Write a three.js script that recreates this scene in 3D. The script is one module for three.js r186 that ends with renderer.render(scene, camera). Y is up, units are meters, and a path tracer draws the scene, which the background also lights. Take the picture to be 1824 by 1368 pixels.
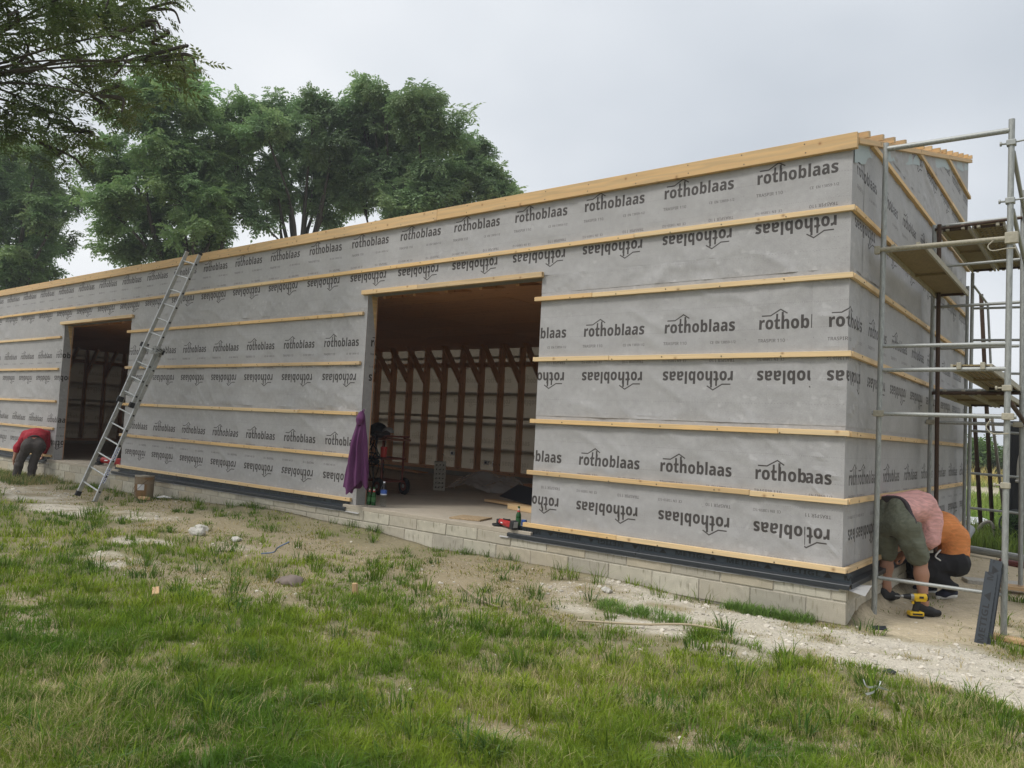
import * as THREE from 'three';
import { mergeGeometries, mergeVertices } from 'three/addons/utils/BufferGeometryUtils.js';
import { RoundedBoxGeometry } from 'three/addons/geometries/RoundedBoxGeometry.js';
import { ImprovedNoise } from 'three/addons/math/ImprovedNoise.js';

// ------------------------------------------------------------------ camera, sky, sun, exposure
const scene = new THREE.Scene();
const camera = new THREE.PerspectiveCamera(52.824, 1024 / 768, 0.1, 900);
camera.position.set(1.852, 1.145, 7.108);
camera.rotation.order = 'YXZ';
camera.rotation.set(0.0589, 0.6637, 0.0507);
const renderer = new THREE.WebGLRenderer({ antialias: true });
renderer.toneMapping = THREE.LinearToneMapping;
renderer.toneMappingExposure = 1.22;
renderer.shadowMap.enabled = true;

const perlin = new ImprovedNoise();
const noise = (x, y, z = 0) => perlin.noise(x, y, z);
const fbm = (x, y, z = 0, o = 4) => { let a = 0, s = 1, f = 1; for (let i = 0; i < o; i++) { a += s * noise(x * f + i * 7.3, y * f - i * 3.1, z * f + 1.7 * i); s *= 0.5; f *= 2.03; } return a; };
const clamp = (v, a = 0, b = 1) => Math.min(b, Math.max(a, v));
const smooth = (a, b, v) => { const t = clamp((v - a) / (b - a)); return t * t * (3 - 2 * t); };
const mixv = (a, b, t) => a + (b - a) * t;
function rngOf(seed) { let s = seed >>> 0; return () => { s = (s + 0x6D2B79F5) >>> 0; let t = s; t = Math.imul(t ^ (t >>> 15), t | 1); t ^= t + Math.imul(t ^ (t >>> 7), t | 61); return ((t ^ (t >>> 14)) >>> 0) / 4294967296; }; }
const R = rngOf(20240617);
const rr = (a, b) => a + (b - a) * R();

{ // an even overcast: thin broken stratus, a little brighter overhead and where the sun stands behind it
  const W = 1024, H = 512, d = new Float32Array(W * H * 4);
  const sun = new THREE.Vector3(-0.30, 0.80, 0.52).normalize();
  for (let j = 0; j < H; j++) for (let i = 0; i < W; i++) {
    const el = ((j + 0.5) / H - 0.5) * Math.PI, az = ((i + 0.5) / W - 0.5) * 2 * Math.PI;
    const x = Math.cos(el) * Math.cos(az), y = Math.sin(el), z = Math.cos(el) * Math.sin(az);
    const yy = Math.max(y, 0.02), px = x / (yy + 0.25), pz = z / (yy + 0.25);
    const c = fbm(px * 1.1, pz * 1.1, 3.1, 5) * 0.11 + fbm(px * 0.45 + 9, pz * 0.45, 1.1, 3) * 0.10;
    const band = fbm(px * 0.5, pz * 0.5, 7.7, 3) * 0.05;
    const toSun = clamp(x * sun.x + y * sun.y + z * sun.z);
    const lobe = 0.17 * Math.pow(clamp(0.5 + 0.5 * (x * -0.78 + y * 0.32 + z * -0.54)), 10);
    let L = 0.535 + lobe + 0.13 * Math.exp(-Math.abs(y) * 5) + 0.50 * smooth(0.40, 1, y) + 0.55 * Math.pow(toSun, 5) + c + band;
    if (y < 0) L *= 0.75;
    const tint = clamp((L - 0.45) / 0.35);
    const o = (j * W + i) * 4;
    d[o] = L * mixv(0.90, 0.98, tint); d[o + 1] = L * mixv(0.995, 1.005, tint); d[o + 2] = L * mixv(1.12, 1.035, tint); d[o + 3] = 1;
  }
  const t = new THREE.DataTexture(d, W, H, THREE.RGBAFormat, THREE.FloatType);
  t.mapping = THREE.EquirectangularReflectionMapping; t.magFilter = THREE.LinearFilter; t.minFilter = THREE.LinearFilter; t.wrapS = THREE.RepeatWrapping; t.needsUpdate = true;
  scene.background = t; scene.environment = t; scene.backgroundIntensity = 1; scene.environmentIntensity = 1;
  const s = new THREE.DirectionalLight(new THREE.Color().setRGB(1, 0.965, 0.91), 1.5);
  s.position.copy(sun.multiplyScalar(60)); s.target.position.set(-6, 0, -2); s.position.add(s.target.position);
  s.castShadow = true; s.shadow.radius = 22; s.shadow.mapSize.set(4096, 4096);
  Object.assign(s.shadow.camera, { left: -50, right: 40, top: 45, bottom: -35, near: 1, far: 160 });
  s.name = 'sun'; scene.add(s, s.target); s.target.name = 'sun_target';
}

// ------------------------------------------------------------------ helpers
const used = new Map();
function numbered(n) { const k = used.get(n) || 0; used.set(n, k + 1); return k ? `${n}_${String(k).padStart(3, '0')}` : n; }
function tag(o, label, category, group, kind) { if (label) o.userData.label = label; if (category) o.userData.category = category; if (group) o.userData.group = group; if (kind) o.userData.kind = kind; return o; }
function thing(name, label, category, [x, y, z] = [0, 0, 0], turn = 0, group) {
  const o = new THREE.Group(); o.name = numbered(name); o.position.set(x, y, z); o.rotation.y = turn; scene.add(o);
  return tag(o, label, category, group);
}
function mesh(name, geo, mat, parent = scene) {
  const g = Array.isArray(geo) ? merge(geo) : geo;
  const m = new THREE.Mesh(g, mat); m.name = parent === scene ? numbered(name) : name; m.castShadow = m.receiveShadow = true; parent.add(m); return m;
}
function solo(name, geo, mat, label, category, group) { return tag(mesh(name, geo, mat), label, category, group); }
function merge(list) {
  const l = list.map((g) => { g = g.index ? g.toNonIndexed() : g; for (const k of Object.keys(g.attributes)) if (!['position', 'normal', 'uv'].includes(k)) g.deleteAttribute(k); if (!g.attributes.uv) g.setAttribute('uv', new THREE.BufferAttribute(new Float32Array(g.attributes.position.count * 2), 2)); return g; });
  return mergeGeometries(l);
}
// uv in metres from the faces' own directions; u runs along the longest side so that grain follows the length
function uvBox(g, ou = R() * 9, ov = R() * 9) {
  g = g.index ? g.toNonIndexed() : g; g.computeBoundingBox();
  const s = g.boundingBox.getSize(new THREE.Vector3()), p = g.attributes.position, uv = new Float32Array(p.count * 2);
  const long = s.x >= s.y && s.x >= s.z ? 0 : s.y >= s.z ? 1 : 2;
  const a = new THREE.Vector3(), b = new THREE.Vector3(), c = new THREE.Vector3();
  for (let i = 0; i < p.count; i += 3) {
    a.fromBufferAttribute(p, i); b.fromBufferAttribute(p, i + 1); c.fromBufferAttribute(p, i + 2);
    const n = b.clone().sub(a).cross(c.clone().sub(a)); const ax = [Math.abs(n.x), Math.abs(n.y), Math.abs(n.z)];
    const k = ax.indexOf(Math.max(...ax)); let [i0, i1] = [0, 1, 2].filter((q) => q !== k); if (i1 === long) [i0, i1] = [i1, i0];
    [a, b, c].forEach((v, q) => { const w = [v.x, v.y, v.z]; uv[(i + q) * 2] = w[i0] + ou; uv[(i + q) * 2 + 1] = w[i1] + ov; });
  }
  g.setAttribute('uv', new THREE.BufferAttribute(uv, 2)); return g;
}
function box(x0, x1, y0, y1, z0, z1, bevel = 0) {
  const w = x1 - x0, h = y1 - y0, d = z1 - z0;
  const g = bevel ? new RoundedBoxGeometry(w, h, d, 1, bevel) : new THREE.BoxGeometry(w, h, d);
  g.translate((x0 + x1) / 2, (y0 + y1) / 2, (z0 + z1) / 2); return uvBox(g);
}
const V = (x, y, z) => new THREE.Vector3(x, y, z);
// a straight bar from a to b with a rectangular section
function bar(a, b, w, h, up = V(0, 1, 0)) {
  const d = b.clone().sub(a), L = d.length(), g = uvBox(new THREE.BoxGeometry(L, h, w));
  const X = d.clone().normalize(), Z = X.clone().cross(up).normalize(), Y = Z.clone().cross(X);
  g.applyMatrix4(new THREE.Matrix4().makeBasis(X, Y, Z).setPosition(a.clone().add(b).multiplyScalar(0.5))); return g;
}
function rod(a, b, r, seg = 10, r2 = r) {
  const d = b.clone().sub(a), L = d.length(), g = new THREE.CylinderGeometry(r2, r, L, seg, 1);
  g.applyQuaternion(new THREE.Quaternion().setFromUnitVectors(V(0, 1, 0), d.normalize())); g.translate((a.x + b.x) / 2, (a.y + b.y) / 2, (a.z + b.z) / 2); return g;
}
function cable(pts, r, n = 24, seg = 5) { return new THREE.TubeGeometry(new THREE.CatmullRomCurve3(pts), n, r, seg); }
function lathe(pts, seg = 20) { return new THREE.LatheGeometry(pts.map(([x, y]) => new THREE.Vector2(x, y)), seg); }
function place(g, x, y, z, rx = 0, ry = 0, rz = 0) { g.applyMatrix4(new THREE.Matrix4().makeRotationFromEuler(new THREE.Euler(rx, ry, rz, 'YXZ')).setPosition(x, y, z)); return g; }
function roughen(g, amp, freq, seed = 0) {
  const p = g.attributes.position; for (let i = 0; i < p.count; i++) { const x = p.getX(i), y = p.getY(i), z = p.getZ(i);
    p.setXYZ(i, x + amp * noise(x * freq + seed, y * freq, z * freq), y + amp * noise(x * freq, y * freq + 5 + seed, z * freq), z + amp * noise(x * freq, y * freq, z * freq + 9 + seed)); }
  g.computeVertexNormals(); return g;
}
// ---- textures
function dataTex(w, h, fn, srgb = false) {
  const d = new Uint8Array(w * h * 4);
  for (let j = 0; j < h; j++) for (let i = 0; i < w; i++) { const c = fn(i / w, j / h, i, j), o = (j * w + i) * 4; d[o] = clamp(c[0]) * 255; d[o + 1] = clamp(c[1]) * 255; d[o + 2] = clamp(c[2]) * 255; d[o + 3] = 255; }
  const t = new THREE.DataTexture(d, w, h); t.wrapS = t.wrapT = THREE.RepeatWrapping; t.magFilter = THREE.LinearFilter; t.minFilter = THREE.LinearMipmapLinearFilter; t.generateMipmaps = true;
  if (srgb) t.colorSpace = THREE.SRGBColorSpace; t.needsUpdate = true; return t;
}
const tnoise = (u, v, fu, fv, s) => { // tiling noise on a torus-like blend
  const a = noise(u * fu, v * fv, s), b = noise((u - 1) * fu, v * fv, s), c = noise(u * fu, (v - 1) * fv, s), e = noise((u - 1) * fu, (v - 1) * fv, s);
  return mixv(mixv(a, b, u), mixv(c, e, u), v);
};
function woodTex(seed, contrast, knots) { // 2 m along the grain, 0.25 m across; relative tone around 1 (stored at 0.8)
  const ks = Array.from({ length: knots }, (_, i) => [rngOf(seed * 77 + i)(), rngOf(seed * 91 + i)(), 0.5 + rngOf(seed * 13 + i)()]);
  return dataTex(512, 128, (u, v) => {
    let warp = tnoise(u, v, 6, 3, seed) * 0.12, k = 0;
    for (const [a, b, s] of ks) { let du = Math.abs(u - a); du = Math.min(du, 1 - du); let dv = Math.abs(v - b); dv = Math.min(dv, 1 - dv); const r = Math.hypot(du * 2, dv * 0.25) / (0.012 * s); k = Math.max(k, Math.exp(-r * r)); warp += 0.06 * Math.exp(-r * 0.5); }
    const g = Math.sin((v * 26 + warp * 30 + tnoise(u, v, 2, 8, seed + 4) * 6)) * 0.5 + 0.5;
    const fine = tnoise(u, v, 16, 90, seed + 2) * 0.5;
    const t = 0.82 + contrast * (0.10 * (g - 0.5) + 0.12 * fine + 0.10 * tnoise(u, v, 3, 5, seed + 8)) - 0.42 * k;
    return [t + 0.02 * k, t - 0.035 * contrast * g - 0.05 * k, t - 0.08 * contrast * g - 0.08 * k];
  });
}
const woodMaps = [woodTex(3, 1.3, 9), woodTex(11, 1.6, 12), woodTex(23, 1.1, 7)];
woodMaps.forEach((t) => t.repeat.set(0.5, 4));
function woodMat(rgb, map = woodMaps[0], rough = 0.72, bump = 0.0008) { return new THREE.MeshStandardMaterial({ color: new THREE.Color().setRGB(...rgb), map, roughness: rough, bumpMap: map, bumpScale: bump }); }
const std = (rgb, rough = 0.8, extra = {}) => new THREE.MeshStandardMaterial({ color: new THREE.Color().setRGB(...rgb), roughness: rough, ...extra });
const M = {
  pine: [woodMat([0.80, 0.58, 0.32], woodMaps[0]), woodMat([0.74, 0.52, 0.27], woodMaps[1]), woodMat([0.85, 0.64, 0.37], woodMaps[2]), woodMat([0.68, 0.50, 0.29], woodMaps[1]), woodMat([0.82, 0.57, 0.28], woodMaps[0])],
  fascia: [woodMat([0.74, 0.51, 0.265], woodMaps[2], 0.7), woodMat([0.70, 0.475, 0.235], woodMaps[0], 0.7)],
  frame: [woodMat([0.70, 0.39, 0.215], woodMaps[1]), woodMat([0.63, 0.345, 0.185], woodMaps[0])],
  deck: woodMat([0.58, 0.30, 0.15], woodMaps[2]),
  plank: woodMat([0.62, 0.42, 0.23], woodMaps[1]),
  blackMetal: std([0.022, 0.026, 0.032], 0.42),
};
const grainTex = dataTex(256, 256, (u, v) => { const t = 0.78 + 0.28 * tnoise(u, v, 40, 40, 1) + 0.16 * tnoise(u, v, 90, 90, 2) + 0.12 * tnoise(u, v, 8, 8, 5); return [t, t, t]; });
const metalTex = dataTex(256, 256, (u, v) => { const n = tnoise(u, v, 14, 14, 3), m = tnoise(u, v, 50, 50, 4), t = 0.74 + 0.22 * n + 0.2 * m; return [t, t, t * 0.985]; });
// ------------------------------------------------------------------ ground
const wallBase = [[-60, -0.5], [-20, -0.48], [-15.7, -0.37], [-12, -0.38], [-10, -0.31], [-7.9, -0.21], [-6.2, -0.25], [-4.5, -0.37], [-3.4, -0.33], [-2.4, -0.32], [-1, -0.39], [0, -0.375], [3, -0.37], [60, -0.4]];
function wallY(x) { for (let i = 1; i < wallBase.length; i++) if (x <= wallBase[i][0]) { const [a, p] = wallBase[i - 1], [b, q] = wallBase[i]; return mixv(p, q, smooth(a, b, x)); } return -0.4; }
function groundY(x, z) {
  const near = Math.exp(-Math.max(0, z - 0.1) * 0.9);
  let y = mixv(-0.385, wallY(x), near) + 0.035 * noise(x * 0.35, z * 0.35, 2) + 0.018 * noise(x * 1.3, z * 1.3, 5) + 0.008 * noise(x * 4.1, z * 4.1, 8);
  if (x > 0.0) { y += 0.16 * Math.exp(-Math.max(0, x - 0.06) / 0.035) * smooth(0.05, -0.45, z) * smooth(-7, -5, z); }
  if (x < 0.03 && z < 0.03 && x > -24.1 && z > -6.7) y = Math.min(y, -0.5);
  if (z < -9) y += 0.25 * smooth(-9, -45, z) * fbm(x * 0.04, z * 0.04, 1, 2);
  return y;
}
// patches of bare soil, gravel and sand in metres: [x, z, rx, rz, turn, strength]
const DIRT = [[-5.2, 1.5, 1.6, 0.75, 0, 1], [-3.3, 0.9, 1.4, 0.75, 0, 1.1], [-2.6, 1.9, 1.2, 0.6, 0.3, 0.8], [-7.6, 1.4, 1.5, 0.6, 0, 0.8], [-10.5, 1.0, 1.8, 0.7, 0, 0.9], [-3.9, 3.0, 0.7, 0.4, 0, 0.75], [-4.45, 2.1, 0.9, 0.4, 0, 0.8], [-4.06, 4.79, 0.4, 0.2, 0, 1], [-2.83, 5.2, 0.4, 0.16, 0, 1], [-5.0, 4.44, 0.4, 0.2, 0, 0.9], [-0.3, 2.94, 0.28, 0.15, 0, 1], [-0.69, 3.22, 0.2, 0.16, 0, 1], [-0.49, 3.8, 0.3, 0.16, 0, 0.9], [0.25, 3.4, 0.25, 0.18, 0, 0.9], [0.02, 3.76, 0.2, 0.1, 0, 0.8], [0.77, 2.87, 0.22, 0.14, 0, 0.8], [1.02, 2.26, 0.25, 0.14, 0, 0.8], [0.29, 2.7, 0.2, 0.14, 0, 0.7], [-1.27, 4.03, 0.2, 0.12, 0, 0.6], [-4.87, 3.1, 0.8, 0.35, 0, 0.9], [-13.6, 1.0, 2.6, 0.7, 0, 0.9], [-7.9, 3.4, 0.8, 0.4, 0, 0.6]];
const GRAVEL = [[-0.7, 0.6, 1.5, 0.36, 0, 1.1], [0.55, 0.75, 1.2, 0.5, -0.35, 1.3], [1.5, 0.8, 0.9, 0.5, -0.3, 1.2], [-2.3, 0.8, 0.5, 0.28, 0, 1], [-1.3, 1.25, 0.6, 0.3, 0, 0.9], [-13.2, 1.5, 1.7, 0.55, 0, 1.1], [-10.6, 2.0, 0.9, 0.4, 0, 1], [-15.5, 1.6, 2.0, 0.5, 0, 1], [-6.07, 3.27, 0.42, 0.28, 0, 1], [-7.0, 2.6, 0.4, 0.2, 0, 0.8], [-2.0, 0.26, 0.5, 0.16, 0, 1.1], [2.4, 0.9, 1.0, 0.8, 0, 1], [-9.0, 1.55, 0.8, 0.3, 0, 0.8], [-0.3, 1.7, 0.35, 0.25, 0, 0.5], [-6.2, 1.9, 0.35, 0.2, 0, 0.7]];
const SAND = [[0.55, -0.9, 0.62, 0.95, 0, 1.4], [0.55, -2.3, 0.6, 1.2, 0, 1.2], [0.6, -4.2, 0.7, 1.4, 0, 1.1], [0.45, -6.2, 0.8, 1.2, 0, 1], [1.35, -1.9, 0.4, 0.5, 0, 0.9], [1.5, -3.3, 0.7, 0.5, 0, 0.9]];
function patch(list, x, z, soft = 0.35) {
  let m = 0; const wx = x + 0.30 * noise(x * 1.7, z * 1.7, 3) + 0.1 * noise(x * 6, z * 6, 4), wz = z + 0.30 * noise(x * 1.7, z * 1.7, 13) + 0.1 * noise(x * 6, z * 6, 14);
  for (const [cx, cz, rx, rz, a, s] of list) { const dx = wx - cx, dz = wz - cz, c = Math.cos(a), n = Math.sin(a); const d = Math.hypot((dx * c + dz * n) / rx, (-dx * n + dz * c) / rz); m = Math.max(m, s * smooth(1 + soft, 1 - soft, d)); }
  return clamp(m);
}
const farPath = (x, z) => smooth(6.6, 5.0, Math.abs(z + 30 + 0.35 * x + 1.2 * noise(x * 0.2, 0, 4))) * smooth(-16, -19, z);
function cover(x, z) { // how much grass grows here, 0..1, and the soil shares
  const g = patch(GRAVEL, x, z), s = patch(SAND, x, z), d = patch(DIRT, x, z), p = farPath(x, z);
  const thin = 0.5 + 0.9 * fbm(x * 0.8, z * 0.8, 31, 3);
  const depth = smooth(0.5, 2.9, z + 0.25 * (x + 4) * 0.2);
  let grass = clamp(0.46 + 0.54 * depth + 0.8 * (thin - 0.5));
  if (z < -0.5 && x > 0.2) grass = clamp(0.75 + 0.5 * (thin - 0.5) + smooth(-5, -8, z));
  grass *= (1 - 0.96 * g) * (1 - 0.97 * s) * (1 - 0.38 * d) * (1 - p);
  return { grass, g: g * smooth(-0.5, 0.1, noise(x * 2.3, z * 2.3, 61) + 0.6 * noise(x * 6.3, z * 6.3, 62) + 0.45 * smooth(0.0, 0.8, x)), s, d, p };
}
function axis(a, b, step, lo, hi) { const o = []; for (let v = a; v <= b + 1e-6; v += step) o.push(v); let s = step, v = a; while (v > lo) { s *= 1.35; v -= s; o.unshift(Math.max(v, lo)); } s = step; v = o[o.length - 1]; while (v < hi) { s *= 1.35; v += s; o.push(Math.min(v, hi)); } return o; }
const soilTex = dataTex(1024, 1024, (u, v, i, j) => { // 2 m tile: grit, crumbs and pale chips on soil
  const a = tnoise(u, v, 10, 10, 1), b = tnoise(u, v, 40, 40, 2), c = tnoise(u, v, 120, 120, 3), e = tnoise(u, v, 200, 200, 6);
  let t = 0.72 + 0.14 * a + 0.20 * b + 0.22 * c + 0.12 * e; const chip = smooth(0.28, 0.42, tnoise(u, v, 75, 75, 9)); t += 0.2 * chip;
  return [t, t * (0.985 + 0.02 * b), t * (0.96 + 0.05 * a)];
});
{
  const xs = axis(-19, 4.2, 0.085, -420, 420), zs = axis(-7.5, 6.4, 0.085, -420, 420), nx = xs.length, nz = zs.length;
  const pos = new Float32Array(nx * nz * 3), col = new Float32Array(nx * nz * 3), uv = new Float32Array(nx * nz * 2), idx = [];
  for (let j = 0; j < nz; j++) for (let i = 0; i < nx; i++) {
    const x = xs[i], z = zs[j], k = j * nx + i, c = cover(x, z); pos.set([x, groundY(x, z), z], k * 3); uv.set([x / 2, z / 2], k * 2);
    let r = 0.38, g = 0.325, b = 0.21; const w = 0.5 + 0.7 * fbm(x * 0.6, z * 0.6, 50, 3); r *= mixv(0.8, 1.1, w); g *= mixv(0.8, 1.1, w); b *= mixv(0.82, 1.08, w);
    const put = (R2, G2, B2, t) => { r = mixv(r, R2, t); g = mixv(g, G2, t); b = mixv(b, B2, t); };
    put(0.21, 0.195, 0.085, clamp(c.grass * 0.95)); put(0.67, 0.62, 0.52, c.g * 0.95); put(0.66, 0.56, 0.395, c.s * 0.95); put(0.40, 0.325, 0.21, c.d * 0.6); put(0.6, 0.53, 0.4, c.p * 0.9);
    if (z < -16 && x > -40) put(0.42, 0.34, 0.14, 0.8 * smooth(-42, -46, z) * (1 - c.p));
    col.set([r, g, b], k * 3);
  }
  for (let j = 0; j < nz - 1; j++) for (let i = 0; i < nx - 1; i++) { const a = j * nx + i; idx.push(a, a + nx, a + 1, a + 1, a + nx, a + nx + 1); }
  const g = new THREE.BufferGeometry(); g.setAttribute('position', new THREE.BufferAttribute(pos, 3)); g.setAttribute('color', new THREE.BufferAttribute(col, 3)); g.setAttribute('uv', new THREE.BufferAttribute(uv, 2)); g.setIndex(idx); g.computeVertexNormals();
  const o = mesh('ground', g, new THREE.MeshStandardMaterial({ vertexColors: true, map: soilTex, roughness: 0.97, bumpMap: soilTex, bumpScale: 0.012 }));
  tag(o, 'uneven ground of soil, pale gravel and worn grass in front of the grey building', null, null, 'structure');
}
// ------------------------------------------------------------------ the timber building
const P = 0.9743, ROLL = 1.4, X2 = -3.3372, X1 = -6.2974, X0 = -13.0335, XL = -15.9943, XEND = -24, DEPTH = 6.646;
const rake = (s) => 3.84 + 0.281 * s;           // s = metres back from the front along the gable
function printTex() { // four repeats of the print, one roll high
  const px = 2048 / (4 * P), W = 2048, H = Math.round(ROLL * px), c = document.createElement('canvas'); c.width = W; c.height = H; const x = c.getContext('2d');
  const base = x.createImageData(W, H), rg = rngOf(5);
  for (let j = 0; j < H; j++) for (let i = 0; i < W; i++) {
    const u = i / W, v = j / H; const n = 10 * tnoise(u, v, 12, 5, 1) + 9 * tnoise(u, v, 60, 22, 2) + 7 * tnoise(u, v, 240, 90, 3) + (rg() - 0.5) * 9;
    const pale = 15 * smooth(0.30, 0.5, tnoise(u, v, 45, 17, 7)) * (0.5 + rg() * 0.5), o = (j * W + i) * 4;
    base.data[o] = 163 + n + pale; base.data[o + 1] = 161 + n + pale; base.data[o + 2] = 160.5 + n + pale; base.data[o + 3] = 255;
  }
  x.putImageData(base, 0, 0);
  x.strokeStyle = 'rgba(66,62,58,0.5)'; x.lineWidth = 1.1; // rows of fine needle marks
  for (let k = 0; k < 6; k++) { x.setLineDash([3 + (k % 3), 5 + k]); x.beginPath(); const yy = H * (0.06 + k * 0.166); x.moveTo(0, yy); x.lineTo(W, yy + 2); x.stroke(); }
  for (let k = 0; k < 16; k++) { x.setLineDash([2, 6 + (k % 4) * 3]); x.beginPath(); x.moveTo(W * (k + 0.4) / 16, 0); x.lineTo(W * (k + 0.4) / 16, H); x.stroke(); }
  x.setLineDash([]);
  for (let k = 0; k < 500; k++) { x.fillStyle = rg() < 0.6 ? 'rgba(60,56,52,0.45)' : 'rgba(225,224,220,0.55)'; x.fillRect(rg() * W, rg() * H, 1 + rg() * 2.2, 1 + rg() * 2); }
  const logo = () => { // origin at the left end of the base line, y up in metres
    x.save(); x.scale(px, px); x.fillStyle = x.strokeStyle = '#413c3a'; x.font = 'bold 0.2px sans-serif';
    x.font = 'bold 100px sans-serif'; const wd = (q) => x.measureText(q).width, w = wd('rothoblaas'), f = 0.754 / w; x.save(); x.scale(f, 0.00160); x.lineWidth = 2.2; x.strokeText('rothoblaas', 0, 0); x.fillText('rothoblaas', 0, 0); x.restore();
    x.lineWidth = 0.0115; x.lineJoin = 'miter'; x.beginPath(); x.moveTo(0.032, -0.126); x.lineTo(0.116, -0.126); x.lineTo(0.208, -0.182); x.lineTo(0.272, -0.142); x.stroke();
    x.fillRect((wd('ro') + wd('t') * 0.30) * f, -0.142, 0.0185, 0.11); x.fillRect((wd('rot') + wd('h') * 0.10) * f, -0.158, 0.0195, 0.156);
    x.font = '100px sans-serif'; x.save(); x.scale(0.00045, 0.00042); x.fillText('TRASPIR 110', 0, 290); x.scale(0.75, 0.8); x.fillText('CE  EN 13859-1/2', 1480, 355); x.restore();
    x.restore();
  };
  for (let k = 0; k < 4; k++) {
    x.save(); x.translate(k * P * px, H - 0.845 * px); logo(); x.restore();
    x.save(); x.translate((k * P + 0.754) * px, H - 0.455 * px); x.rotate(Math.PI); logo(); x.restore();
  }
  const t = new THREE.CanvasTexture(c); t.colorSpace = THREE.SRGBColorSpace; t.wrapS = t.wrapT = THREE.RepeatWrapping; t.magFilter = THREE.LinearFilter; t.anisotropy = 8; return t;
}
const printMap = printTex();
const clothBump = dataTex(256, 256, (u, v) => { const t = 0.5 + 0.25 * tnoise(u, v, 30, 30, 1) + 0.25 * tnoise(u, v, 90, 90, 2); return [t, t, t]; });
M.membrane = new THREE.MeshPhysicalMaterial({ map: printMap, roughness: 0.62, color: new THREE.Color().setRGB(0.98, 0.98, 0.98) });
// seen from its plain inner side the print only ghosts through
const innerMap = (() => { const c = document.createElement('canvas'); c.width = 1024; c.height = 368; const x = c.getContext('2d'); x.fillStyle = '#8f877b'; x.fillRect(0, 0, 1024, 368); x.globalAlpha = 0.22; x.drawImage(printMap.image, 0, 0, 1024, 368); const t = new THREE.CanvasTexture(c); t.colorSpace = THREE.SRGBColorSpace; t.wrapS = t.wrapT = THREE.RepeatWrapping; t.magFilter = THREE.LinearFilter; return t; })();
M.membraneThin = new THREE.MeshPhysicalMaterial({ map: innerMap, roughness: 1, transmission: 0.52, thickness: 0, color: new THREE.Color().setRGB(0.95, 0.9, 0.82) });
// a sheet of membrane: s runs along the front (x = s, s < 0) and on round the corner along the gable (z = -s)
function sheet(s0, s1, y0, y1, yb, phase, proud, opts = {}) {
  const cell = s0 > -14 && (s1 - s0 < 14) && s1 <= 1 ? 0.04 : 0.07, nS = Math.max(2, Math.ceil((s1 - s0) / cell)), nY = Math.max(2, Math.ceil((y1 - y0) / cell)); const ss = [];
  for (let i = 0; i <= nS; i++) ss.push(mixv(s0, s1, i / nS)); if (s0 < 0 && s1 > 0) { ss.push(0); ss.sort((a, b) => a - b); }
  const pos = [], uv = [], idx = [];
  for (const s of ss) for (let j = 0; j <= nY; j++) {
    const top = opts.rake && s >= 0 ? Math.min(y1, rake(s)) : y1, bot = Math.min(y0, top), y = mixv(bot, top, j / nY);
    const edge = smooth(0, 0.12, Math.min(s - s0, s1 - s)) * smooth(0, 0.1, Math.abs(s));
    const fold = Math.pow(1 - Math.abs(noise(s * 1.1 + y * 2.1, y * 1.4 - s * 0.7, yb * 3 + 1)), 6) * 0.014 * clamp(noise(s * 0.5, y * 0.5, 9) * 2 + 0.5) + 0.005 * noise(s * 2.3, y * 3.1, 4) + 0.003 * noise(s * 6, y * 6, 6) + 0.013 * Math.pow(1 - Math.abs(noise(s * 1.9 + y * 3.3 + 5, y * 1.1 - s * 1.6, 17)), 11) * smooth(-0.05, 0.3, noise(s * 0.8, y * 0.9, 23)) + 0.010 * Math.pow(1 - Math.abs(noise(s * 2.6 - y * 2.2, y * 2.4 + s * 0.6, 27)), 12) * smooth(0.0, 0.3, noise(s * 0.7 + 4, y * 0.8, 29));
    const d = proud + Math.max(-0.002, fold) * edge * (opts.wrinkle ?? 1);
    if (s <= 0) pos.push(s, y, s === 0 ? proud : d); else pos.push(d, y, -s);
    if (s === 0) pos[pos.length - 3] = proud;
    uv.push((s - phase) / (4 * P), (y - yb) / ROLL);
  }
  const m = nY + 1; for (let i = 0; i < ss.length - 1; i++) for (let j = 0; j < nY; j++) { const a = i * m + j; idx.push(a, a + m, a + 1, a + 1, a + m, a + m + 1); }
  const g = new THREE.BufferGeometry(); g.setAttribute('position', new THREE.Float32BufferAttribute(pos, 3)); g.setAttribute('uv', new THREE.Float32BufferAttribute(uv, 2)); g.setIndex(idx);
  const out = s0 < 0 && s1 > 0 ? g.toNonIndexed() : g; out.computeVertexNormals(); return out;
}
const barn = thing('timber_barn', 'long timber barn wrapped in grey printed membrane with golden battens and two open doorways', 'building');
const YB = [-0.04, 1.355, 2.75, 4.145];
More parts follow.
